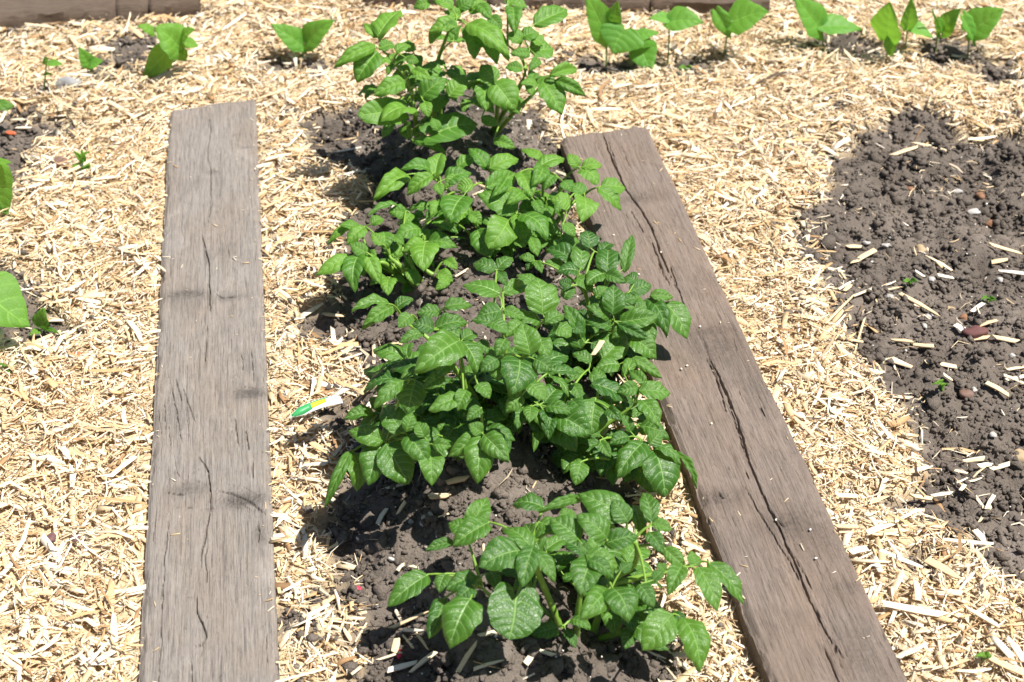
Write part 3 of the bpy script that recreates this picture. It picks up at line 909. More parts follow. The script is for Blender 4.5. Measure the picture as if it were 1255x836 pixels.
chips_px([(445, 508, 463, 485, 7), (458, 423, 458, 446, 4), (487, 440, 491, 452, 3), (400, 570, 420, 545, 5), (470, 600, 500, 592, 3), (405, 420, 440, 425, 3), (415, 432, 440, 440, 4)],
         'pale wood chip on the soil between the plant label and the potato leaves', 'wood chips on the soil by the plant label')
chips_px(cv([(655, 120, 730, 75, 8), (555, 335, 650, 240, 3), (650, 240, 735, 205, 3), (580, 330, 615, 290, 5), (650, 460, 690, 320, 2.5), (815, 230, 950, 305, 5), (860, 410, 935, 416, 6),
             (790, 395, 860, 400, 4), (905, 472, 1015, 490, 6), (915, 100, 1000, 150, 6), (1055, 395, 1130, 385, 6), (1150, 385, 1230, 400, 6), (970, 515, 1000, 535, 5), (1120, 545, 1200, 590, 7),
             (1045, 825, 1115, 815, 5), (1195, 500, 1254, 492, 4), (1195, 535, 1254, 522, 5), (1140, 120, 1195, 110, 6), (1165, 150, 1254, 160, 6), (600, 215, 660, 180, 3), (620, 220, 640, 200, 5),
             (935, 110, 965, 140, 3), (1070, 295, 1110, 265, 5), (1100, 345, 1160, 325, 5), (630, 65, 680, 65, 7), (870, 150, 900, 170, 4), (950, 165, 1005, 175, 5), (1010, 340, 1035, 360, 7)], 820, 280, 2.883)
         + cv([(1045, 25, 1115, 15, 4), (1095, 45, 1150, 40, 6), (1140, 55, 1205, 35, 7), (1010, 60, 1055, 70, 4), (1120, 195, 1155, 140, 5), (1080, 270, 1120, 320, 8), (1030, 130, 1045, 110, 5),
               (1085, 345, 1110, 385, 7), (1075, 350, 1125, 330, 2)], 820, 556, 2.885)
         + [(1120, 175, 1160, 185, 5), (1095, 190, 1125, 180, 8), (1190, 170, 1205, 173, 5), (1215, 300, 1250, 310, 5), (1230, 460, 1255, 470, 5), (1200, 640, 1215, 620, 4)],
         'pale wood chip lying on the bare soil bed at the right', 'wood chips strewn on the right soil bed')
chips_px(cv([(910, 375, 1020, 440, 11), (760, 530, 970, 570, 10), (1130, 720, 1254, 780, 9), (1195, 650, 1254, 730, 8), (700, 280, 790, 250, 8), (590, 257, 665, 257, 5), (1050, 545, 1165, 610, 7),
             (640, 350, 700, 335, 9), (870, 450, 880, 520, 9), (930, 150, 1000, 140, 5), (860, 150, 930, 160, 6)], 820, 556, 2.885),
         'pale big wood chip in the mulch at the lower right', 'wood chips right of the brown board', 0.022)
chips_px([(0, 150, 11, 128, 4), (16, 147, 30, 147, 5), (26, 190, 36, 200, 4), (-4, 356, 14, 353, 8), (88, 400, 100, 380, 5), (20, 157, 38, 157, 3), (0, 230, 30, 225, 4), (62, 393, 78, 393, 6)],
         'pale wood chip on the dark soil patch at the left edge', 'wood chips on the left soil patches')
# a chip on a potato leaf, one across the left board's edge
c0 = on_plane(727, 435, 0.25); c1 = on_plane(738, 418, 0.262)
wood_chip(c0, c1, 0.008, 'pale wood chip caught on the potato leaves near the brown board', None)
c0 = on_plane(193, 325, Z_L + .003); c1 = on_plane(203, 333, Z_L + .004)
wood_chip(c0, c1, 0.004, 'pale splinter lying on the edge of the grey board', None)

# large chips lying on top of the mulch in the open
REG = [('left of the grey board', 'wood chips left of the grey board'), ('between the two boards', 'wood chips between the boards'), ('right of the brown board', 'wood chips right of the brown board')]
need = 296 - chip_count
cand = 0
while need > 0 and cand < 6000:
    cand += 1
    px = random.uniform(4, 1250); py = 836 - 836 * (random.random() ** 1.25)
    p = on_ground(px, py, 0.015)
    if float(samp(ISL, np.array([p.x]), np.array([p.y]))[0]) > 0.12: continue
    if 335 < px < 445 and 465 < py < 530: continue
    dl, dr = board_sd(np.array([p.x]), np.array([p.y]))
    if min(dl[0], dr[0]) < 0.03: continue
    L = min(random.uniform(0.024, 0.056), min(dl[0], dr[0]) * 1.8); a = random.uniform(0, 2 * math.pi)
    d = Vector((math.cos(a), math.sin(a), random.gauss(0, .12))) * (L / 2)
    lx = on_plane(255, py, 0).x; rx_ = (on_plane(740 + 0.45 * (py - 160), py, 0)).x
    k = 0 if p.x < lx else (2 if p.x > rx_ else 1)
    band = 'near end' if py > 620 else ('near half' if py > 420 else ('far half' if py > 220 else 'far end'))
    brd = ('left of the grey board', 'between the boards', 'right of the brown board')[k]
    wood_chip(p - d, p + d, L * random.uniform(0.09, 0.20), 'TONE wood chip on the mulch ' + brd + ', by its ' + band if k != 1 else 'TONE wood chip on the mulch between the boards, by their ' + band, REG[k][1], random.uniform(.0014, .003))
    need -= 1

# ------------------------------------------------------------------ leaves
def blade(name, profile, nu=8, nv=12, arch=0.10, fold=0.25, wave=0.03, curl=0.0, seed=0, lobe=0.0):
    """leaf blade, base at the origin, tip at (0,1,0); width 1 across x; UV u across, v along"""
    r = random.Random(seed)
    ph = r.uniform(0, 6); ph2 = r.uniform(0, 6); asym = r.uniform(-.06, .06); bend = r.uniform(-.08, .08)
    Vs, UV = [], []
    for j in range(nv + 1):
        v = j / nv
        w = profile(v)
        for i in range(nu + 1):
            u = i / nu * 2 - 1
            au = abs(u)
            x = u * w * 0.5 * (1 + asym * (1 if u > 0 else -1))
            y = v - lobe * min(1.0, (4.2 * au * (1.08 - au)) if au < .54 else (4.2 * au * (1.08 - au))) ** 0.8 * max(0, 1 - v * 2.2) - 0.05 * au * w * (1 - v)
            x += bend * math.sin(math.pi * v) * 0.5
            z = arch * math.sin(math.pi * v) + fold * au * w * 0.5 - 0.22 * fold * au ** 3
            z += wave * math.sin(v * 17 + ph + (2 if u > 0 else 0)) * au ** 2
            z += 0.008 * math.cos(2 * math.pi * 5 * (v - 0.24 * au ** 1.25)) * (1 - au) * -1 * min(1, au * 5)
            z -= curl * au ** 2.5 * w
            x *= 1 + 0.035 * math.sin(v * 23 + ph2 + (1.3 if u > 0 else 0)) * au
            Vs.append((x, y, z)); UV.append((i / nu, v))
    Qs = [(j * (nu + 1) + i, j * (nu + 1) + i + 1, (j + 1) * (nu + 1) + i + 1, (j + 1) * (nu + 1) + i) for j in range(nv) for i in range(nu)]
    me = np_mesh(name, np.array(Vs), np.array(Qs), True)
    uvl = me.uv_layers.new(name='UVMap')
    uvl.data.foreach_set('uv', np.array([UV[k] for q in Qs for k in q], np.float32).ravel())
    return me


def prof_potato(k, tip):
    def f(v):
        a = math.sin(math.pi * min(1, v) ** k) ** (0.60 if v ** k < .5 else 0.60 + 0.45 * tip) if 0 < v < 1 else 0.0
        return max(0.015, a)
    return f


def prof_heart(v):
    if v >= 1: return 0.01
    return max(0.01, 0.80 + 0.66 * v if v < .3 else 0.998 * (1 - ((v - .3) / .7) ** 2.3) ** 0.66)


def prof_bean(v):
    if v >= 1: return 0.01
    a = (0.55 + 1.7 * v) if v < .26 else 0.992 * (1 - ((v - .26) / .74) ** 1.45) ** 0.95
    return max(0.01, a)


POT = [blade('leaflet', prof_potato(random.uniform(.70, .90), random.uniform(.0, .5)), arch=random.uniform(.06, .22), fold=random.uniform(.12, .55), wave=random.uniform(.018, .055),
             curl=random.uniform(0, .12), seed=k) for k in range(18)]
HEART = [blade('leaflet', prof_heart, nu=10, arch=.08, fold=.16, wave=.03, seed=50 + k, lobe=.34) for k in range(2)]
BEAN = [blade('leaf', prof_bean, nu=8, nv=10, arch=random.uniform(.02, .1), fold=random.uniform(.1, .3), wave=.015, seed=70 + k, lobe=.13) for k in range(5)]
for m_ in POT + HEART: m_.materials.append(M_POTATO)
POT_Y = []
for m_ in POT:
    c = m_.copy(); c.materials.clear(); c.materials.append(M_POTATO_Y); POT_Y.append(c)
HEART_Y = []
for m_ in HEART:
    c = m_.copy(); c.materials.clear(); c.materials.append(M_POTATO_Y); HEART_Y.append(c)
for m_ in BEAN: m_.materials.append(M_BEAN)
SUNL = []
for m_ in BEAN[:3] + POT[:4]:
    c = m_.copy(); c.materials.clear(); c.materials.append(M_SUNLEAF); SUNL.append(c)


def tube_data(pts, radii, seg=7):
    V = []; F = []; n = len(pts)
    t_prev = None
    for i, p in enumerate(pts):
        t = (pts[min(n - 1, i + 1)] - pts[max(0, i - 1)]).normalized()
        ref = Vector((0, 0, 1)) if abs(t.z) < .9 else Vector((1, 0, 0))
        a = t.cross(ref).normalized(); b = t.cross(a)
        for k in range(seg):
            an = 2 * math.pi * k / seg
            V.append(p + (a * math.cos(an) + b * math.sin(an)) * radii[i])
    for i in range(n - 1):
        for k in range(seg):
            l = (k + 1) % seg
            F.append((i * seg + k, i * seg + l, (i + 1) * seg + l, (i + 1) * seg + k))
    return V, F


def tubes_mesh(name, tubes, org, mat, seg=7):
    V = []; F = []
    for pts, radii in tubes:
        v, f = tube_data(pts, radii, seg)
        o = len(V); V += [p - org for p in v]; F += [tuple(i + o for i in q) for q in f]
    me = np_mesh(name, np.array([v[:] for v in V]), np.array(F), True)
    me.materials.append(mat)
    return me


def bez(a, b, c, n): return [a * (1 - t) ** 2 + b * 2 * t * (1 - t) + c * t * t for t in [i / n for i in range(n + 1)]]


def leaf_matrix(B, T, nrm, width_m, org):
    Yv = T - B; L = Yv.length; Yv = Yv / L
    Xv = Yv.cross(nrm)
    if Xv.length < 1e-4: Xv = Yv.cross(Vector((0.3, 1, .2)))
    Xv.normalize(); Zv = Xv.cross(Yv)
    M = Matrix.Identity(4); p = B - org
    for i in range(3): M[i][0] = Xv[i] * width_m; M[i][1] = Yv[i] * L; M[i][2] = Zv[i] * L; M[i][3] = p[i]
    return M


class Plant:
    """a potato plant: stems, compound leaves (stalk) with leaflets.  The crown is a dome of given radii over the base; leaves lie on its surface"""

    def __init__(self, base_px, center_px, radii, stems, label, young=False, seed=0):
        self.r = random.Random(seed)
        self.base = on_ground(*base_px); self.c = on_ground(*center_px)
        self.c.z -= 0.01
        self.rad = radii
        self.meshes = POT_Y if young else POT; self.hearts = HEART_Y if young else HEART
        self.root = empty('potato_plant', self.base)
        tag(self.root, label, 'potato plant', 'potato plants growing in the row')
        self.items = []; self.stempts = []
        for st in stems:                       # (px,py,height above ground at base of the plant) points
            pts = []
            for k, (x, y, h) in enumerate(st):
                pts.append(on_ground(x, y, -0.012) if k == 0 and h == 0 else self.inside(on_plane(x, y, self.base.z + h), x, y))
            if len(pts) == 2: pts.insert(1, (pts[0] + pts[1]) / 2 + Vector((self.r.gauss(0, .006), self.r.gauss(0, .006), .004)))
            fine = []
            for i in range(len(pts) - 1):
                p0 = pts[max(0, i - 1)]; p1 = pts[i]; p2 = pts[i + 1]; p3 = pts[min(len(pts) - 1, i + 2)]
                for q in range(5):
                    t = q / 5
                    fine.append(0.5 * ((2 * p1) + (p2 - p0) * t + (2 * p0 - 5 * p1 + 4 * p2 - p3) * t * t + (3 * p1 - p0 - 3 * p2 + p3) * t ** 3))
            fine.append(pts[-1])
            n = len(fine)
            me = tubes_mesh('stem', [(fine, [0.0060 - 0.0042 * i / (n - 1) for i in range(n)])], self.base, M_STEM, 8)
            obj('stem', me, None, self.root, (0, 0, 0))
            self.stempts += fine

    def inside(self, p, px, py):
        q = p - self.c
        e = math.sqrt((q.x / self.rad[0]) ** 2 + (q.y / self.rad[1]) ** 2 + (q.z / self.rad[2]) ** 2)
        return p if e < 0.84 else self.c + q * (0.84 / e)

    def dome(self, px, py, k):
        d = ray(px, py); a, b, c = [q * k for q in self.rad]
        o = CAM - self.c
        os = Vector((o.x / a, o.y / b, o.z / c)); ds = Vector((d.x / a, d.y / b, d.z / c))
        A = ds.dot(ds); Bq = os.dot(ds); Cq = os.dot(os) - 1
        disc = Bq * Bq - A * Cq
        t = (-Bq - math.sqrt(disc)) / A if disc > 0 else -Bq / A
        p = CAM + d * t
        g = gz(p.x, p.y) + 0.012
        if p.z < g:
            p = on_ground(px, py, 0.014)
        return p

    def leaf_px(self, bx, by, tx, ty, w, k=None, heart=False):
        k = k if k else self.r.uniform(0.90, 1.02)
        B = self.dome(bx, by, k)
        px_m = (B - CAM).dot(CF) / FPX
        q = B - self.c
        n = Vector((q.x / self.rad[0] ** 2, q.y / self.rad[1] ** 2, q.z / self.rad[2] ** 2)).normalized()
        vd = (CAM - B).normalized()
        n = (n * 0.25 + Vector((0.10, 0, 0.62)) + vd * 0.42 + Vector((self.r.gauss(0, .20), self.r.gauss(0, .20), 0))).normalized()
        d = ray(tx, ty)
        if d.dot(n) > -0.35: n = (n - d * (0.5 + d.dot(n))).normalized()
        T = CAM + d * ((B - CAM).dot(n) / d.dot(n))          # the blade lies in a plane of its own through its base
        g = gz(T.x, T.y) + 0.012
        if T.z < g: T = on_ground(tx, ty, 0.014)
        T = B + (T - B) * 1.02
        X = (T - B).cross(n).normalized()
        f = math.sqrt(max(0.2, 1 - X.dot(vd) ** 2))
        self.items.append((B, T, n, 1.0 * w * px_m / f, heart))

    def fill(self, n, kmin, kmax, size, hmin=0.15, front=1.0):
        for _ in range(n):
            an = self.r.uniform(0, 2 * math.pi); el = self.r.uniform(hmin, 1.2); k = self.r.uniform(kmin, kmax)
            d = Vector((math.cos(an) * math.cos(el), math.sin(an) * math.cos(el), math.sin(el)))
            J = self.c + Vector((d.x * self.rad[0], d.y * self.rad[1], d.z * self.rad[2])) * k
            out = Vector((d.x, d.y, 0)).normalized() if abs(d.x) + abs(d.y) > .01 else Vector((1, 0, 0))
            side = Vector((-out.y, out.x, 0))
            nl = self.r.choice((3, 3, 5))
            for q in range(nl):
                a2 = (0, 1.15, -1.15, 1.5, -1.5)[q] + self.r.gauss(0, .15)
                L = size * self.r.uniform(.75, 1.2) * (1.15 if q == 0 else .85)
                dv = out * math.cos(a2) + side * math.sin(a2) + Vector((0, 0, self.r.uniform(-.5, .05)))
                B = J - out * (0.018 * (q > 2)) + dv.normalized() * .006
                T = B + dv.normalized() * L
                if T.z < gz(T.x, T.y) + .01: continue
                nn = (Vector((0, 0, 1)) + d * .4 + Vector((self.r.gauss(0, .25), self.r.gauss(0, .25), 0))).normalized()
                self.items.append((B, T, nn, L * self.r.uniform(.55, .75), False))

    def build(self):
        used = [False] * len(self.items)
        order = list(range(len(self.items)))
        for i in order:
            if used[i]: continue
            grp = [i]; used[i] = True
            for j in order:
                if not used[j] and (self.items[j][0] - self.items[i][0]).length < 0.032 and len(grp) < 5:
                    grp.append(j); used[j] = True
            J = sum((self.items[g][0] for g in grp), Vector()) / len(grp)
            best = None; bd = 1e9
            for s in self.stempts:
                dd = (s - J).length + max(0, s.z - J.z + 0.01) * 3
                if dd < bd: bd = dd; best = s
            ctrl = (best + J) / 2 + Vector((0, 0, 0.25 * (J - best).length))
            if ctrl.z > J.z + .03: ctrl.z = J.z + .03
            pts = bez(best, ctrl, J, 7)
            tb = [(pts, [0.0026 - 0.0011 * q / 7 for q in range(8)])]
            for g in grp:
                B, T = self.items[g][0], self.items[g][1]
                e = B + (T - B) * 0.10
                if (e - J).length > .002: tb.append(([J, (J + B) / 2 + Vector((0, 0, .001)), e], [.0014, .0012, .0008]))
            lf = obj('leaf', tubes_mesh('leaf_stalk', tb, self.base, M_STEM, 5), None, self.root, (0, 0, 0))
            for g in grp:
                B, T, n, w, heart = self.items[g]
                me = self.r.choice(self.hearts if heart else self.meshes)
                obj('leaflet', me, None, lf, matrix=leaf_matrix(B, T, n, w, self.base))


def cvl(lst, ox, oy, s): return [(ox + a / s, oy + b / s, ox + c / s, oy + d / s, w) for a, b, c, d, w in lst]


# front plant
P = Plant((707, 778), (706, 772), (0.285, 0.23, 0.235),
          [[(706, 782, 0), (708, 752, .06), (714, 715, .12), (722, 690, .16)], [(725, 782, 0), (748, 716, .09), (777, 693, .13), (784, 658, .19), (772, 632, .22)],
           [(690, 776, 0), (655, 735, .07), (640, 700, .12)], [(745, 718, .09), (790, 706, .11), (836, 698, .12)], [(680, 778, 0), (620, 745, .06), (590, 720, .1)],
           [(730, 785, 0), (790, 765, .05), (824, 757, .09)], [(690, 775, 0), (655, 690, .15), (650, 668, .18)]],
          'low bushy potato plant at the front of the row, nearest the camera', seed=1)
for t in [(575, 650, 597, 610, 30), (577, 649, 550, 641, 24), (600, 640, 556, 668, 30), (557, 664, 522, 674, 14), (642, 674, 588, 694, 42), (652, 672, 617, 648, 24), (654, 668, 640, 719, 28),
          (657, 676, 680, 713, 20), (525, 704, 476, 742, 30), (546, 703, 538, 725, 19), (585, 706, 547, 722, 22), (580, 718, 560, 735, 24), (577, 733, 551, 793, 48), (545, 733, 526, 781, 26),
          (667, 622, 629, 618, 22), (714, 610, 662, 626, 14), (768, 632, 710, 605, 38), (744, 660, 708, 631, 30), (711, 662, 675, 636, 33), (742, 666, 781, 657, 26), (776, 620, 790, 657, 18),
          (799, 640, 789, 604, 24), (798, 640, 824, 649, 16), (795, 652, 813, 678, 20), (814, 672, 839, 694, 20), (836, 693, 819, 728, 24), (853, 694, 847, 675, 16), (855, 694, 879, 748, 28), (868, 689, 911, 739, 22),
          (728, 684, 711, 727, 40), (722, 686, 752, 709, 18), (718, 680, 758, 696, 26), (712, 668, 722, 678, 16), (746, 722, 713, 757, 32), (750, 720, 771, 760, 40), (783, 716, 801, 743, 22), (824, 752, 788, 796, 42),
          (836, 756, 858, 821, 36), (824, 752, 842, 760, 12), (770, 640, 752, 612, 26), (700, 640, 690, 622, 20), (690, 650, 706, 636, 16), (760, 700, 775, 690, 14), (800, 712, 812, 700, 14), (600, 700, 612, 722, 18),
          (745, 735, 740, 752, 12), (660, 640, 690, 655, 22), (815, 700, 805, 690, 12)]:
    P.leaf_px(*t)
P.leaf_px(632, 735, 624, 783, 68, heart=True)
P.fill(18, .22, .56, .046, .42)
P.build()

# middle plant, left of centre
P = Plant((625, 533), (578, 532), (0.275, 0.21, 0.275),
          [[(626, 536, 0), (627, 500, .08), (622, 460, .15), (615, 400, .24), (610, 331, .34)], [(610, 536, 0), (575, 490, .09), (565, 440, .18), (563, 418, .22)], [(600, 540, 0), (545, 533, .05), (505, 535, .09), (474, 543, .12)],
           [(632, 534, 0), (650, 480, .10), (662, 430, .19), (666, 385, .26)], [(600, 532, 0), (530, 470, .1), (500, 466, .13)], [(615, 532, 0), (540, 430, .17), (486, 378, .22)], [(620, 540, 0), (600, 545, .05), (591, 533, .1)],
           [(628, 532, 0), (638, 470, .14), (640, 440, .2)]],
          'tallest middle potato plant with dark quilted leaves, left of the split board', seed=2)
for t in [(494, 466, 459, 499, 20), (510, 465, 500, 506, 36), (565, 486, 526, 502, 22), (572, 478, 561, 503, 19), (495, 530, 470, 497, 32), (498, 529, 505, 506, 18), (470, 540, 428, 528, 26), (470, 542, 451, 593, 38),
          (473, 543, 501, 592, 44), (498, 533, 524, 568, 32), (527, 552, 529, 594, 32), (520, 536, 511, 517, 19), (530, 545, 553, 547, 16), (430, 552, 398, 621, 15), (433, 554, 438, 601, 28),
          (590, 533, 550, 559, 26), (591, 534, 585, 591, 40), (593, 533, 623, 565, 30), (591, 531, 575, 520, 18), (608, 331, 580, 323, 19), (609, 331, 628, 316, 17), (609, 334, 621, 350, 14),
          (613, 360, 568, 349, 23), (616, 359, 651, 346, 21), (615, 381, 585, 389, 24), (612, 401, 579, 392, 15), (617, 380, 642, 391, 15), (482, 376, 444, 401, 20), (478, 373, 432, 379, 14), (485, 378, 506, 366, 14),
          (505, 386, 488, 401, 19), (532, 404, 506, 398, 21), (533, 402, 573, 395, 22), (545, 376, 578, 374, 17), (540, 382, 511, 384, 17), (564, 417, 510, 453, 44), (566, 415, 539, 404, 19), (566, 416, 585, 409, 17),
          (566, 418, 585, 455, 24), (583, 420, 601, 433, 17), (620, 414, 608, 436, 19), (637, 438, 628, 482, 48), (650, 436, 639, 396, 34), (665, 386, 658, 341, 42), (656, 350, 634, 337, 15), (663, 393, 621, 384, 17),
          (668, 395, 691, 387, 18), (640, 395, 620, 412, 20), (600, 395, 622, 408, 18), (555, 440, 535, 462, 22), (600, 445, 612, 465, 20), (585, 470, 600, 488, 18), (545, 460, 520, 475, 20), (650, 470, 668, 490, 22),
          (640, 485, 620, 505, 20), (655, 440, 676, 455, 22), (680, 400, 700, 412, 20), (590, 500, 572, 515, 16), (520, 408, 490, 420, 14), (655, 415, 672, 440, 24), (610, 440, 590, 455, 20)]:
    P.leaf_px(*t)
P.fill(62, .20, .64, .050, .40)
P.build()

# middle plant at the right, thick pale stem leaning to the board
P = Plant((708, 572), (738, 562), (0.165, 0.15, 0.175),
          [[(709, 576, 0), (729, 537, .06), (738, 525, .08), (779, 494, .13)], [(712, 572, 0), (722, 549, .04), (752, 545, .07), (790, 542, .1)], [(704, 570, 0), (690, 520, .08), (680, 484, .14)],
           [(708, 570, 0), (715, 500, .13), (722, 462, .19), (728, 440, .22)], [(716, 575, 0), (760, 570, .05), (800, 555, .09)]],
          'potato plant with a thick pale stem leaning towards the split board', seed=3)
for t in [(680, 443, 672, 475, 20), (685, 447, 701, 467, 10), (718, 455, 688, 473, 14), (680, 480, 723, 489, 21), (677, 483, 664, 517, 28), (681, 485, 693, 513, 13), (730, 488, 725, 531, 44), (722, 459, 746, 470, 17),
          (725, 470, 769, 491, 21), (783, 475, 757, 481, 19), (783, 478, 821, 482, 24), (790, 470, 771, 454, 15), (786, 490, 808, 523, 24), (773, 530, 759, 507, 13), (771, 535, 747, 544, 17), (790, 541, 757, 583, 33),
          (802, 550, 815, 608, 46), (796, 545, 809, 529, 21), (802, 545, 834, 568, 13), (828, 553, 854, 598, 10), (668, 517, 654, 551, 15), (670, 519, 706, 550, 36), (712, 566, 705, 594, 24), (760, 447, 730, 452, 21),
          (775, 438, 811, 463, 15), (725, 443, 702, 433, 15), (700, 490, 715, 510, 20), (745, 500, 760, 515, 16), (765, 460, 775, 440, 16), (740, 470, 728, 450, 14), (700, 470, 712, 490, 16), (790, 500, 775, 512, 14),
          (735, 540, 748, 560, 14), (780, 560, 770, 575, 14)]:
    P.leaf_px(*t)
P.fill(14, .25, .7, .044, .4)
P.build()

# plant reaching over the right board
P = Plant((708, 452), (728, 440), (0.175, 0.15, 0.215),
          [[(706, 456, 0), (715, 420, .07), (740, 385, .14), (758, 360, .19), (800, 362, .19)], [(712, 452, 0), (725, 400, .1), (715, 345, .2), (713, 328, .23)], [(708, 450, 0), (735, 380, .14), (745, 335, .22)],
           [(715, 455, 0), (745, 425, .08), (752, 395, .14)], [(703, 452, 0), (712, 428, .08)]],
          'potato plant whose leaves hang over the inner edge of the split board', seed=4)
for t in [(712, 427, 692, 387, 24), (713, 415, 692, 374, 19), (738, 440, 766, 410, 38), (750, 402, 717, 392, 17), (748, 390, 719, 375, 17), (751, 386, 752, 349, 29), (758, 395, 807, 387, 25), (774, 414, 804, 439, 28),
          (757, 397, 796, 416, 13), (793, 365, 818, 410, 24), (814, 370, 842, 414, 30), (772, 358, 798, 349, 21), (797, 362, 825, 364, 15), (765, 333, 775, 288, 17), (744, 334, 746, 305, 30), (712, 331, 712, 297, 25),
          (706, 322, 669, 306, 23), (722, 304, 718, 283, 25), (709, 332, 683, 333, 17), (740, 335, 719, 348, 21), (741, 336, 766, 346, 17), (690, 325, 669, 320, 13), (655, 319, 636, 315, 11), (655, 320, 664, 334, 12), (653, 321, 645, 331, 10),
          (700, 350, 685, 345, 14), (735, 312, 752, 300, 16), (780, 345, 765, 340, 18), (730, 365, 745, 352, 18), (690, 365, 705, 352, 16), (780, 380, 795, 372, 20), (725, 420, 745, 432, 18), (700, 400, 715, 408, 16),
          (705, 340, 727, 358, 18), (760, 372, 782, 366, 16), (770, 400, 750, 415, 16), (790, 395, 800, 420, 20), (680, 350, 668, 362, 14)]:
    P.leaf_px(*t)
P.fill(26, .22, .66, .044, .38)
P.build()

# back of the row, centre
P = Plant((640, 305), (612, 296), (0.25, 0.15, 0.19),
          [[(668, 300, 0), (692, 257, .08), (716, 240, .12), (733, 229, .15)], [(650, 300, 0), (664, 262, .07), (665, 215, .17)], [(592, 306, 0), (582, 275, .06), (572, 240, .13)], [(640, 306, 0), (630, 280, .06), (633, 260, .1)],
           [(600, 300, 0), (560, 245, .11), (533, 218, .15)], [(625, 302, 0), (605, 230, .15)], [(665, 300, 0), (690, 225, .14), (710, 206, .17)]],
          'bright bushy potato plant beside the far end of the split board', young=True, seed=5)
for t in [(500, 214, 459, 242, 25), (528, 208, 492, 207, 15), (530, 214, 499, 238, 19), (533, 218, 541, 188, 23), (535, 225, 541, 239, 14), (568, 240, 552, 269, 38), (540, 248, 528, 263, 17), (545, 220, 577, 212, 21),
          (635, 257, 586, 237, 29), (623, 269, 599, 304, 40), (635, 263, 641, 295, 25), (640, 262, 671, 291, 28), (596, 230, 632, 213, 26), (638, 211, 651, 241, 25), (597, 206, 575, 182, 19), (600, 206, 635, 195, 21),
          (664, 195, 639, 183, 15), (660, 205, 691, 194, 19), (665, 205, 654, 226, 23), (708, 205, 696, 189, 15), (713, 205, 737, 203, 15), (711, 207, 733, 226, 19), (737, 228, 766, 231, 21), (733, 231, 761, 257, 17), (716, 238, 697, 226, 17),
          (717, 242, 713, 271, 31), (700, 250, 676, 245, 21), (645, 300, 627, 295, 13), (690, 222, 700, 235, 16), (680, 215, 668, 232, 16), (560, 205, 585, 195, 16), (580, 225, 560, 230, 18), (620, 220, 605, 240, 16),
          (655, 245, 665, 262, 14), (575, 262, 590, 275, 16), (640, 235, 622, 250, 18), (585, 280, 600, 315, 28), (560, 215, 545, 230, 14), (690, 245, 680, 262, 14), (610, 280, 622, 300, 14), (545, 270, 560, 285, 16), (690, 275, 705, 290, 14)]:
    P.leaf_px(*t)
P.fill(32, .22, .68, .044, .38)
P.build()

# back of the row, left
P = Plant((525, 352), (483, 346), (0.15, 0.115, 0.15),
          [[(510, 352, 0), (492, 327, .04), (478, 300, .1), (473, 284, .13)], [(545, 345, 0), (536, 325, .05), (524, 298, .1)], [(500, 348, 0), (470, 318, .06), (446, 311, .09)], [(515, 350, 0), (512, 310, .08), (515, 281, .13)], [(520, 350, 0), (505, 262, .17)]],
          'small potato plant at the left of the row beside the straw coloured mulch', young=True, seed=6)
for t in [(431, 315, 388, 336, 21), (441, 311, 434, 356, 26), (449, 311, 465, 347, 21), (450, 310, 429, 298, 17), (447, 278, 425, 299, 19), (470, 284, 472, 306, 23), (432, 275, 402, 298, 11), (440, 280, 417, 275, 12),
          (515, 280, 485, 291, 21), (516, 282, 523, 294, 17), (521, 297, 494, 308, 19), (522, 297, 518, 330, 36), (524, 296, 559, 302, 21), (500, 262, 476, 259, 18), (487, 250, 451, 263, 9), (505, 262, 494, 276, 13), (470, 300, 455, 285, 14),
          (455, 275, 470, 268, 14), (500, 330, 512, 350, 16), (535, 335, 555, 345, 16), (550, 340, 535, 355, 14), (545, 318, 560, 330, 14), (480, 290, 495, 300, 12), (530, 270, 545, 280, 14)]:
    P.leaf_px(*t)
P.fill(12, .25, .7, .042, .4)
P.build()

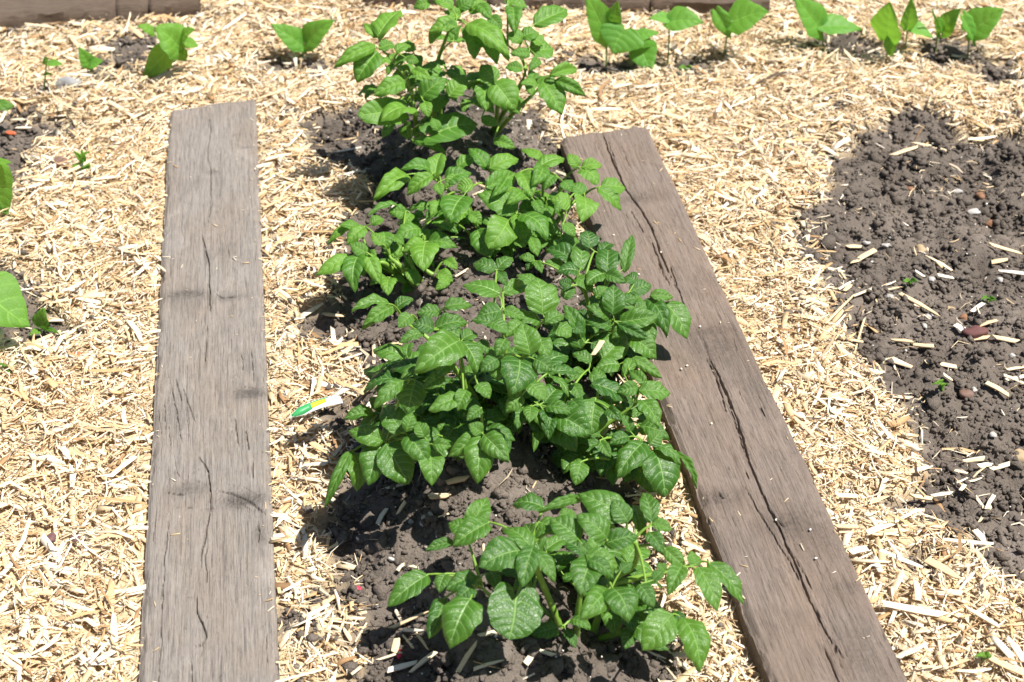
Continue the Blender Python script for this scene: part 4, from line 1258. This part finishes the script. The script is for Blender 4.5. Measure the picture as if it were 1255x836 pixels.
# tall plant at the top
P = Plant((545, 172), (562, 168), (0.27, 0.17, 0.36),
          [[(533, 160, 0), (533, 92, .14), (548, 43, .24), (560, 20, .29)], [(605, 168, 0), (630, 138, .08), (655, 114, .13), (670, 98, .16)], [(512, 180, 0), (508, 140, .08), (500, 100, .16), (470, 62, .22)], [(606, 166, 0), (610, 120, .12), (602, 100, .16)],
           [(545, 165, 0), (540, 135, .06), (552, 118, .1)], [(600, 165, 0), (640, 100, .17), (655, 54, .25), (640, 20, .31)], [(540, 166, 0), (535, 160, .04)], [(520, 170, 0), (505, 160, .05)]],
          'tall leggy light green potato plant at the top of the row', young=True, seed=8)
for t in [(508, 137, 468, 146, 30), (516, 120, 547, 96, 27), (550, 118, 573, 97, 23), (537, 160, 529, 145, 13), (505, 172, 546, 187, 15), (520, 125, 525, 143, 16), (498, 100, 459, 116, 23),
          (505, 85, 529, 98, 13), (463, 63, 437, 99, 31), (460, 55, 411, 80, 19), (465, 60, 483, 55, 15), (485, 63, 503, 56, 13), (498, 72, 513, 76, 12), (463, 45, 491, 13, 28), (462, 45, 446, 29, 14), (527, 3, 507, 9, 15), (560, 27, 526, 39, 19), (540, 32, 527, 53, 15),
          (572, 32, 582, 71, 25), (573, 28, 624, 69, 27), (595, 48, 609, 77, 23), (585, 5, 601, 23, 17), (555, 10, 533, -1, 16), (560, 12, 581, -2, 18), (565, 20, 545, 14, 14), (575, 15, 596, 2, 16), (618, 0, 646, 9, 15), (628, 8, 630, 39, 21),
          (655, 30, 695, 12, 27), (650, 62, 678, 60, 27), (650, 65, 626, 65, 13), (607, 100, 590, 79, 25), (592, 104, 595, 135, 25), (605, 100, 631, 134, 38), (675, 92, 707, 85, 17), (665, 100, 689, 139, 30), (680, 98, 717, 117, 17),
          (660, 105, 639, 102, 13), (660, 72, 649, 86, 13), (605, 172, 631, 181, 15), (580, 60, 600, 40, 16), (640, 45, 660, 40, 18), (640, 85, 620, 82, 14), (560, -5, 590, -18, 20), (545, 5, 520, -14, 18), (620, -5, 600, -18, 20), (640, 50, 622, 42, 18),
          (545, 25, 560, 42, 14), (665, 55, 650, 45, 14), (590, 145, 610, 152, 14), (600, 20, 615, 35, 16)]:
    P.leaf_px(*t)
P.leaf_px(483, 136, 439, 141, 34, heart=True); P.leaf_px(535, 163, 584, 152, 34, heart=True)
P.fill(22, .25, .72, .05, .3)
P.build()


# ------------------------------------------------------------------ bean seedlings and weeds
def seedling(name, cat, base_px, stem_top, leaves, label, group, meshes, hz, mat=None, stem_r=0.0022, seed=0):
    """upright seedling: the leaves stand in a slab at the stem's distance; hz = height of the stem top above the soil"""
    r = random.Random(seed)
    base = on_ground(*base_px)
    root = empty(name, base); tag(root, label, cat, group)
    depth = (base - CAM).dot(CF)
    d = ray(*stem_top); top = CAM + d * ((base.y - 0.0 - CAM.y) / d.y)      # on the upright plane through the base
    mid = (base + top) / 2 + Vector((r.gauss(0, .004), r.gauss(0, .004), 0))
    pts = bez(base - Vector((0, 0, .012)), mid, top, 8)
    tb = [(pts, [stem_r * (1.15 - .4 * i / 8) for i in range(9)])]
    lst = []
    for (bx, by, tx, ty, w) in leaves:
        d = ray(bx, by); B = CAM + d * ((base.y + r.uniform(-.012, .012) - CAM.y) / d.y)
        d = ray(tx, ty); T = CAM + d * ((B.y - r.uniform(0.0, .030) - CAM.y) / d.y)
        if T.z < gz(T.x, T.y) + .006: T = on_ground(tx, ty, .010)
        px_m = (B - CAM).dot(CF) / FPX
        vd = (CAM - B).normalized()
        n = (Vector((0, 0, .75)) + vd * .8 + Vector((r.gauss(0, .25), r.gauss(0, .15), 0))).normalized()
        lst.append((B, T, n, w * px_m * 1.28))
        j = min(pts[3:], key=lambda q: (q - B).length)
        if (B - j).length > .004:
            tb.append((bez(j, (j + B) / 2 + Vector((0, 0, .004)), B + (T - B) * .05, 5), [stem_r * .7] * 6))
    obj('stem', tubes_mesh('stem', tb, base, mat or M_BSTEM, 6), None, root, (0, 0, 0))
    for (B, T, n, w) in lst:
        obj('leaf', r.choice(meshes), None, root, matrix=leaf_matrix(B, T, n, w, base))
    return root


GB = 'bean seedlings along the back of the bed'
BL = [
    ((742, 88), (744, 42), [(744, 46, 717, -10, 32), (747, 32, 757, 2, 20), (766, 36, 752, 66, 48)], 'bean seedling with a tall folded leaf, right of the tall potato plant'),
    ((766, 84), (785, 50), [(785, 54, 799, 87, 30), (778, 45, 808, 40, 16)], 'bean seedling with one drooping triangular leaf beside the folded leaf one'),
    ((818, 83), (820, 30), [(820, 26, 862, 27, 28), (820, 22, 795, 22, 14)], 'thin stemmed bean seedling with flat leaves above the soil patch'),
    ((885, 72), (893, 28), [(897, 27, 941, 13, 40), (878, 14, 896, 48, 18)], 'bean seedling with a broad oval leaf in front of the back timber end'),
    ((1007, 66), (1007, 34), [(1006, 37, 973, -8, 34), (1008, 32, 1056, 35, 28)], 'bean seedling with a notched right leaf, alone right of the timber end'),
    ((1087, 76), (1088, 46), [(1087, 46, 1090, 3, 38), (1090, 48, 1092, 71, 13)], 'bean seedling with one upright ragged leaf and a small hanging one'),
    ((1109, 69), (1112, 34), [(1112, 33, 1117, -3, 17), (1113, 33, 1144, 46, 20)], 'bean seedling with a narrow upright leaf and one spread right'),
    ((1148, 57), (1149, 42), [(1155, 38, 1177, 10, 24), (1149, 44, 1143, 11, 6), (1155, 38, 1150, 20, 10)], 'darker bean seedling with a thin upright bud, second from the right'),
    ((1186, 72), (1187, 38), [(1188, 38, 1230, 10, 38), (1180, 20, 1196, 57, 17)], 'rightmost bean seedling with one broad leaf spread upwards'),
    ((371, 80), (372, 55), [(372, 56, 332, 29, 24), (375, 53, 409, 24, 28)], 'bean seedling with two holed leaves above the grey board'),
    ((112, 96), (110, 80), [(111, 80, 97, 58, 16), (111, 80, 126, 74, 13)], 'tiny bean seedling with two round leaves by the grey stone'),
    ((52, 116), (57, 77), [(57, 77, 54, 69, 8), (60, 77, 77, 79, 9), (54, 92, 65, 91, 5)], 'spindly seedling with tiny leaves at the far left'),
]
for k, (b, s, lv, lab) in enumerate(BL):
    seedling('bean_seedling', 'seedling', b, s, lv, lab, GB, BEAN, 0, seed=100 + k)
seedling('leafy_seedling', 'seedling', (192, 96), (205, 62), [(224, 64, 193, 33, 36), (208, 60, 174, 97, 26), (222, 52, 237, 35, 15), (226, 52, 243, 57, 14), (190, 42, 169, 31, 11), (218, 62, 228, 74, 14)],
         'bright green leafy plant below the top left timber', None, SUNL, 0, seed=130)
seedling('edge_plant', 'plant', (-22, 262), (-14, 215), [(-22, 200, 11, 262, 46), (-16, 200, 15, 199, 12), (-18, 245, 12, 264, 12)], 'sunlit light green leaves at the left edge, upper of two', None, SUNL[:3], 0, seed=131)
seedling('edge_plant', 'plant', (-30, 425), (-20, 360), [(-26, 352, 37, 400, 62), (-30, 368, -45, 420, 40)], 'large sunlit light green leaf at the left edge, lower of two', None, SUNL[:3], 0, seed=132)
seedling('edge_plant', 'plant', (-20, 160), (-15, 140), [(-18, 138, 17, 130, 18), (-18, 145, -40, 150, 18)], 'dark green leaf poking in at the upper left edge', None, POT[:2], 0, seed=133)
seedling('weed', 'weed', (101, 209), (101, 196), [(101, 200, 92, 186, 7), (101, 198, 108, 186, 8), (102, 202, 111, 206, 7), (100, 203, 88, 204, 7), (102, 203, 104, 212, 8), (101, 198, 100, 184, 6)], 'small tufted green weed in the mulch left of the grey board', None, SUNL[3:], 0, seed=134, stem_r=.001)
seedling('weed', 'weed', (51, 413), (52, 402), [(52, 403, 53, 378, 17), (50, 405, 36, 411, 7), (54, 405, 72, 408, 6), (54, 406, 62, 402, 5)], 'little weed with one upright oval leaf at the left', None, POT_Y[:5], 0, seed=135, stem_r=.001)
seedling('weed', 'weed', (8, 456), (9, 450), [(8, 450, -2, 447, 8), (10, 451, 20, 446, 9), (9, 452, 14, 457, 6)], 'tiny dark green weed at the left edge below the large leaf', None, POT[:4], 0, seed=136, stem_r=.001)
for k, (p, lab) in enumerate([((1115, 350), 'pair of tiny round green seed leaves on the right soil bed'), ((1211, 372), 'tiny green seed leaves right of the red stone, upper right bed'),
                              ((1153, 476), 'small green sprout between chips low on the right soil bed'), ((1203, 810), 'tiny green sprout in the mulch at the bottom right'), ((840, 89), 'tiny curled green sprout below the thin stemmed seedling')]):
    x, y = p
    seedling('sprout', 'sprout', (x, y), (x, y - 4), [(x, y - 3, x - 8, y - 6, 6), (x, y - 3, x + 9, y - 5, 7)] + ([(x, y - 3, x + 3, y + 4, 4)] if k in (2, 3) else []), lab, 'tiny sprouts', POT_Y[:5], 0, seed=150 + k, stem_r=.0008)


# ------------------------------------------------------------------ stones, bits
def stone(px, py, wpx, hpx, mat, label, group=None, name='pebble', cat='pebble', flat=0.65, seed=0, elong=0, lift=0.0):
    p = on_ground(px, py); m = (p - CAM).dot(CF) / FPX
    V0, F0 = ico(3); r = np.random.default_rng(seed)
    k = np.ones(len(V0))
    for q in range(5):
        a = r.standard_normal(3); a /= np.linalg.norm(a); k += 0.09 * np.cos(2.2 * V0 @ a * (1 + .4 * q) + r.random() * 6)
    rx, ry, rz = wpx * m / 2, hpx * m / 2 * 1.25, min(wpx, hpx) * m / 2 * flat * 1.3
    V = V0 * k[:, None] * np.array([rx, ry, rz])
    if elong: V[:, 1] *= 1 - 0.5 * smooth(-.2, 1, -V[:, 0] / rx)
    o = obj(name, np_mesh(name, V, F0, True, True), mat, loc=(p.x, p.y, p.z + rz * .12 + lift))
    o.rotation_euler.z = r.random() * .6 - .3
    return tag(o, label, cat, group)


M_RED = plain('red_stone', (0.125, 0.055, 0.05), 0.8, .3); M_GREY = plain('grey_stone', (0.28, 0.28, 0.285), .9, .35, 60)
M_BROWN = plain('brown_stone', (0.17, 0.105, 0.08), .7, .25); M_OR = plain('orange_stone', (0.24, 0.125, 0.07), .85, .25)
M_TAN = plain('tan_stone', (0.36, 0.27, 0.16), .75, .2); M_WH = plain('white_stone', (0.40, 0.38, 0.355), .9, .25); M_PINK = plain('pink_seed', (0.62, 0.04, 0.09), .45, .2)
M_PURP = plain('purple_bark', (0.14, 0.075, 0.07), .7, .3); M_ORB = plain('orange_bit', (0.5, 0.12, 0.05), .6, .2)
stone(1196, 408, 27, 17, M_RED, 'round dark red stone on the right soil bed', seed=1)
stone(86, 107, 32, 16, M_GREY, 'pale grey stone below the far left seedlings', name='stone', cat='stone', flat=.9, seed=2, lift=.004)
stone(74, 203, 26, 15, M_BROWN, 'smooth brown pear shaped pebble on the left mulch', seed=3, elong=1, lift=.008)
stone(1164, 382, 13, 12, M_TAN, 'yellowish pebble left of the red stone', seed=4)
stone(1181, 390, 13, 9, M_OR, 'orange brown pebble just above the red stone', seed=5)
stone(1128, 306, 12, 13, M_TAN, 'tan pebble near the upper left of the right bed', seed=6)
stone(1184, 483, 18, 13, M_BROWN, 'flat brownish pebble low on the right bed', seed=7)
stone(1248, 560, 22, 16, M_TAN, 'tan pebble at the right edge of the picture', seed=8)
stone(1202, 240, 12, 10, M_OR, 'orange pebble at the upper right of the bed', seed=9)
stone(1213, 275, 13, 10, M_OR, 'rusty orange pebble lower than the other upper right pebbles', seed=10)
stone(1116, 232, 10, 7, M_OR, 'small orange pebble near the upper edge of the right bed', seed=11)
stone(1173, 235, 19, 9, M_WH, 'flat whitish pebble at the upper right of the bed', seed=12)
stone(1194, 260, 17, 8, M_WH, 'white flake of stone below the flat whitish pebble', seed=13)
stone(96, 440, 8, 5, M_ORB, 'bright orange fragment in the left mulch', name='fragment', cat='fragment', seed=14, lift=.012)
stone(64, 417, 7, 6, M_PINK, 'pink fragment under the little weed at the left', name='fragment', cat='fragment', seed=15, lift=.010)
stone(489, 806, 7, 12, M_PINK, 'bright pink fragment on the soil at the bottom', name='fragment', cat='fragment', seed=16, lift=.008)
stone(440, 725, 7, 6, M_PINK, 'dull pink fragment on the soil above the bright pink one', name='fragment', cat='fragment', seed=17, lift=.006)
stone(14, 167, 12, 5, M_ORB, 'red orange fragment on the upper left soil patch', name='fragment', cat='fragment', seed=18, lift=.008)
stone(203, 96, 6, 5, M_PINK, 'pink fragment under the bright leafy plant', name='fragment', cat='fragment', seed=19, lift=.012)
stone(65, 669, 13, 13, M_PURP, 'purplish brown bark flake in the left mulch', name='bark_flake', cat='bark', flat=.4, seed=20, lift=.018)
stone(95, 670, 11, 7, M_PURP, 'small dark bark flake right of the purplish one', name='bark_flake', cat='bark', flat=.4, seed=21, lift=.018)
wp = [(1090, 366), (1133, 402), (1138, 390), (1085, 303), (1062, 300), (1240, 438), (1225, 345), (1216, 535), (1200, 440), (1193, 480), (520, 637), (527, 633), (518, 644), (504, 642), (1141, 345), (1201, 657)]
for k, (x, y) in enumerate(wp):
    left = x < 700
    stone(x, y, random.uniform(5, 11), random.uniform(5, 8), M_WH, 'small white pebble on the soil above the front potato plant' if left else 'small white pebble on the right soil bed',
          'white pebbles on the soil by the front plant' if left else 'white pebbles on the right soil bed', seed=40 + k, lift=.004)
# crumbs lying on the split board
M_CRUMB = plain('pale_crumb', (0.78, 0.72, 0.6), .8, .15)
V0, F0 = ico(1)
crumb = np_mesh('wood_crumb', V0 * (1 + .5 * (RNG.random((len(V0), 1)) - .5)) * np.array([.0026, .0020, .0014]), F0, False, True); crumb.materials.append(M_CRUMB)
for (x, y) in [(752, 288), (783, 336), (951, 637), (993, 649), (1000, 684), (872, 519), (842, 448), (835, 452), (810, 309), (932, 430), (858, 400)]:
    p = on_plane(x, y, Z_R + .0022)
    o = obj('wood_crumb', crumb, None, loc=p); o.rotation_euler.z = random.uniform(0, 6)
    tag(o, 'tiny pale crumb lying on top of the split brown board', 'crumb', 'crumbs on the split board')

# bark twig on the mulch at the back
a = on_ground(927, 102, .016); b = on_ground(963, 88, .018)
tw = tubes_mesh('twig', [(bez(a, (a + b) / 2 + Vector((0, 0, .006)), b, 6), [.0022, .003, .0028, .003, .0026, .0022, .0012])], a, plain('dark_twig', (.10, .075, .06), .8), 6)
tag(obj('twig', tw, None, loc=a), 'short dark twig on the mulch behind the split board', 'twig')

# ------------------------------------------------------------------ plant label
la = on_ground(356, 511, .026); lb = on_ground(418, 489, .034)
Xa = (lb - la); LL = Xa.length; Xa = Xa / LL
nn = (Vector((0, 0, 1)) * .35 + (CAM - la).normalized() * .9).normalized()
Ya = nn.cross(Xa).normalized(); Za = Xa.cross(Ya)
M = Matrix.Identity(4)
for i in range(3): M[i][0] = Xa[i]; M[i][1] = Ya[i]; M[i][2] = Za[i]; M[i][3] = la[i]
tagroot = empty('plant_label', (0, 0, 0)); tagroot.matrix_world = M
tag(tagroot, 'white plastic plant label with green and yellow print stuck in the soil', 'plant label')


def strip(name, outline_lo, outline_hi, z, th, mat, n=14):
    """curved strip between two edge curves, a real slab of thickness th"""
    V = []
    for k in range(n + 1):
        t = k / n
        xl, yl = outline_lo(t); xh, yh = outline_hi(t)
        for (x, y) in ((xl, yl), (xh, yh)):
            c = 0.006 * math.sin(math.pi * max(0, min(1, x / LL)))
            V.append((x, y, z + c)); V.append((x, y, z + c + th))
    F = []
    for k in range(n):
        a = k * 4; b = a + 4
        F += [(a + 1, b + 1, b + 3, a + 3), (a, a + 2, b + 2, b), (a, b, b + 1, a + 1), (a + 2, a + 3, b + 3, b + 2)]
    F += [(0, 1, 3, 2), (n * 4, n * 4 + 2, n * 4 + 3, n * 4 + 1)]
    return obj(name, np_mesh(name, np.array(V), np.array(F)), mat, tagroot)


HW = 0.0082
lo_ = lambda t: (t * LL, -HW * min(1, .25 + t * 3.2) + .003 * math.sin(math.pi * t))
hi_ = lambda t: (t * LL, HW * min(1, .25 + t * 4) * (1 if t < .86 else 1 - (t - .86) * 2.5) + .003 * math.sin(math.pi * t))
M_PLW = plain('white_plastic', (0.80, 0.81, 0.84), .35, .04); M_PLG = plain('green_print', (0.05, 0.30, 0.10), .35, .35, 90); M_PLY = MT('yellow_print')
uvn = M_PLY.coord('Object')
wv = M_PLY.node('ShaderNodeTexWave'); wv.inputs['Scale'].default_value = 130; wv.inputs['Distortion'].default_value = 1.5; M_PLY.link(uvn, wv.inputs['Vector'])
M_PLY = M_PLY.done(M_PLY.mix(M_PLY.ramp(wv.outputs['Fac'], [(.75, 0.0), (.9, .7)]), (0.80, 0.68, 0.03), (0.25, 0.30, 0.02)), .35)
strip('label_body', lo_, hi_, 0, .0012, M_PLW)


def sub(t0, t1, f0, f1):
    def L_(t):
        q = t0 + (t1 - t0) * t; a = lo_(q); b = hi_(q); return (a[0], a[1] + (b[1] - a[1]) * f0(q))
    def H_(t):
        q = t0 + (t1 - t0) * t; a = lo_(q); b = hi_(q); return (a[0], a[1] + (b[1] - a[1]) * f1(q))
    return L_, H_


g0, g1 = sub(.02, .40, lambda q: .04 + .8 * max(0, q - .15), lambda q: .97)
strip('green_print', g0, g1, .0013, .0004, M_PLG, 8)
g0, g1 = sub(.405, .70, lambda q: .30 + .6 * (q - .4), lambda q: .84)
strip('yellow_print', g0, g1, .0013, .0004, M_PLY, 8)
g0, g1 = sub(.405, .76, lambda q: .86, lambda q: .97)
strip('green_print', g0, g1, .0013, .0004, M_PLG, 8)
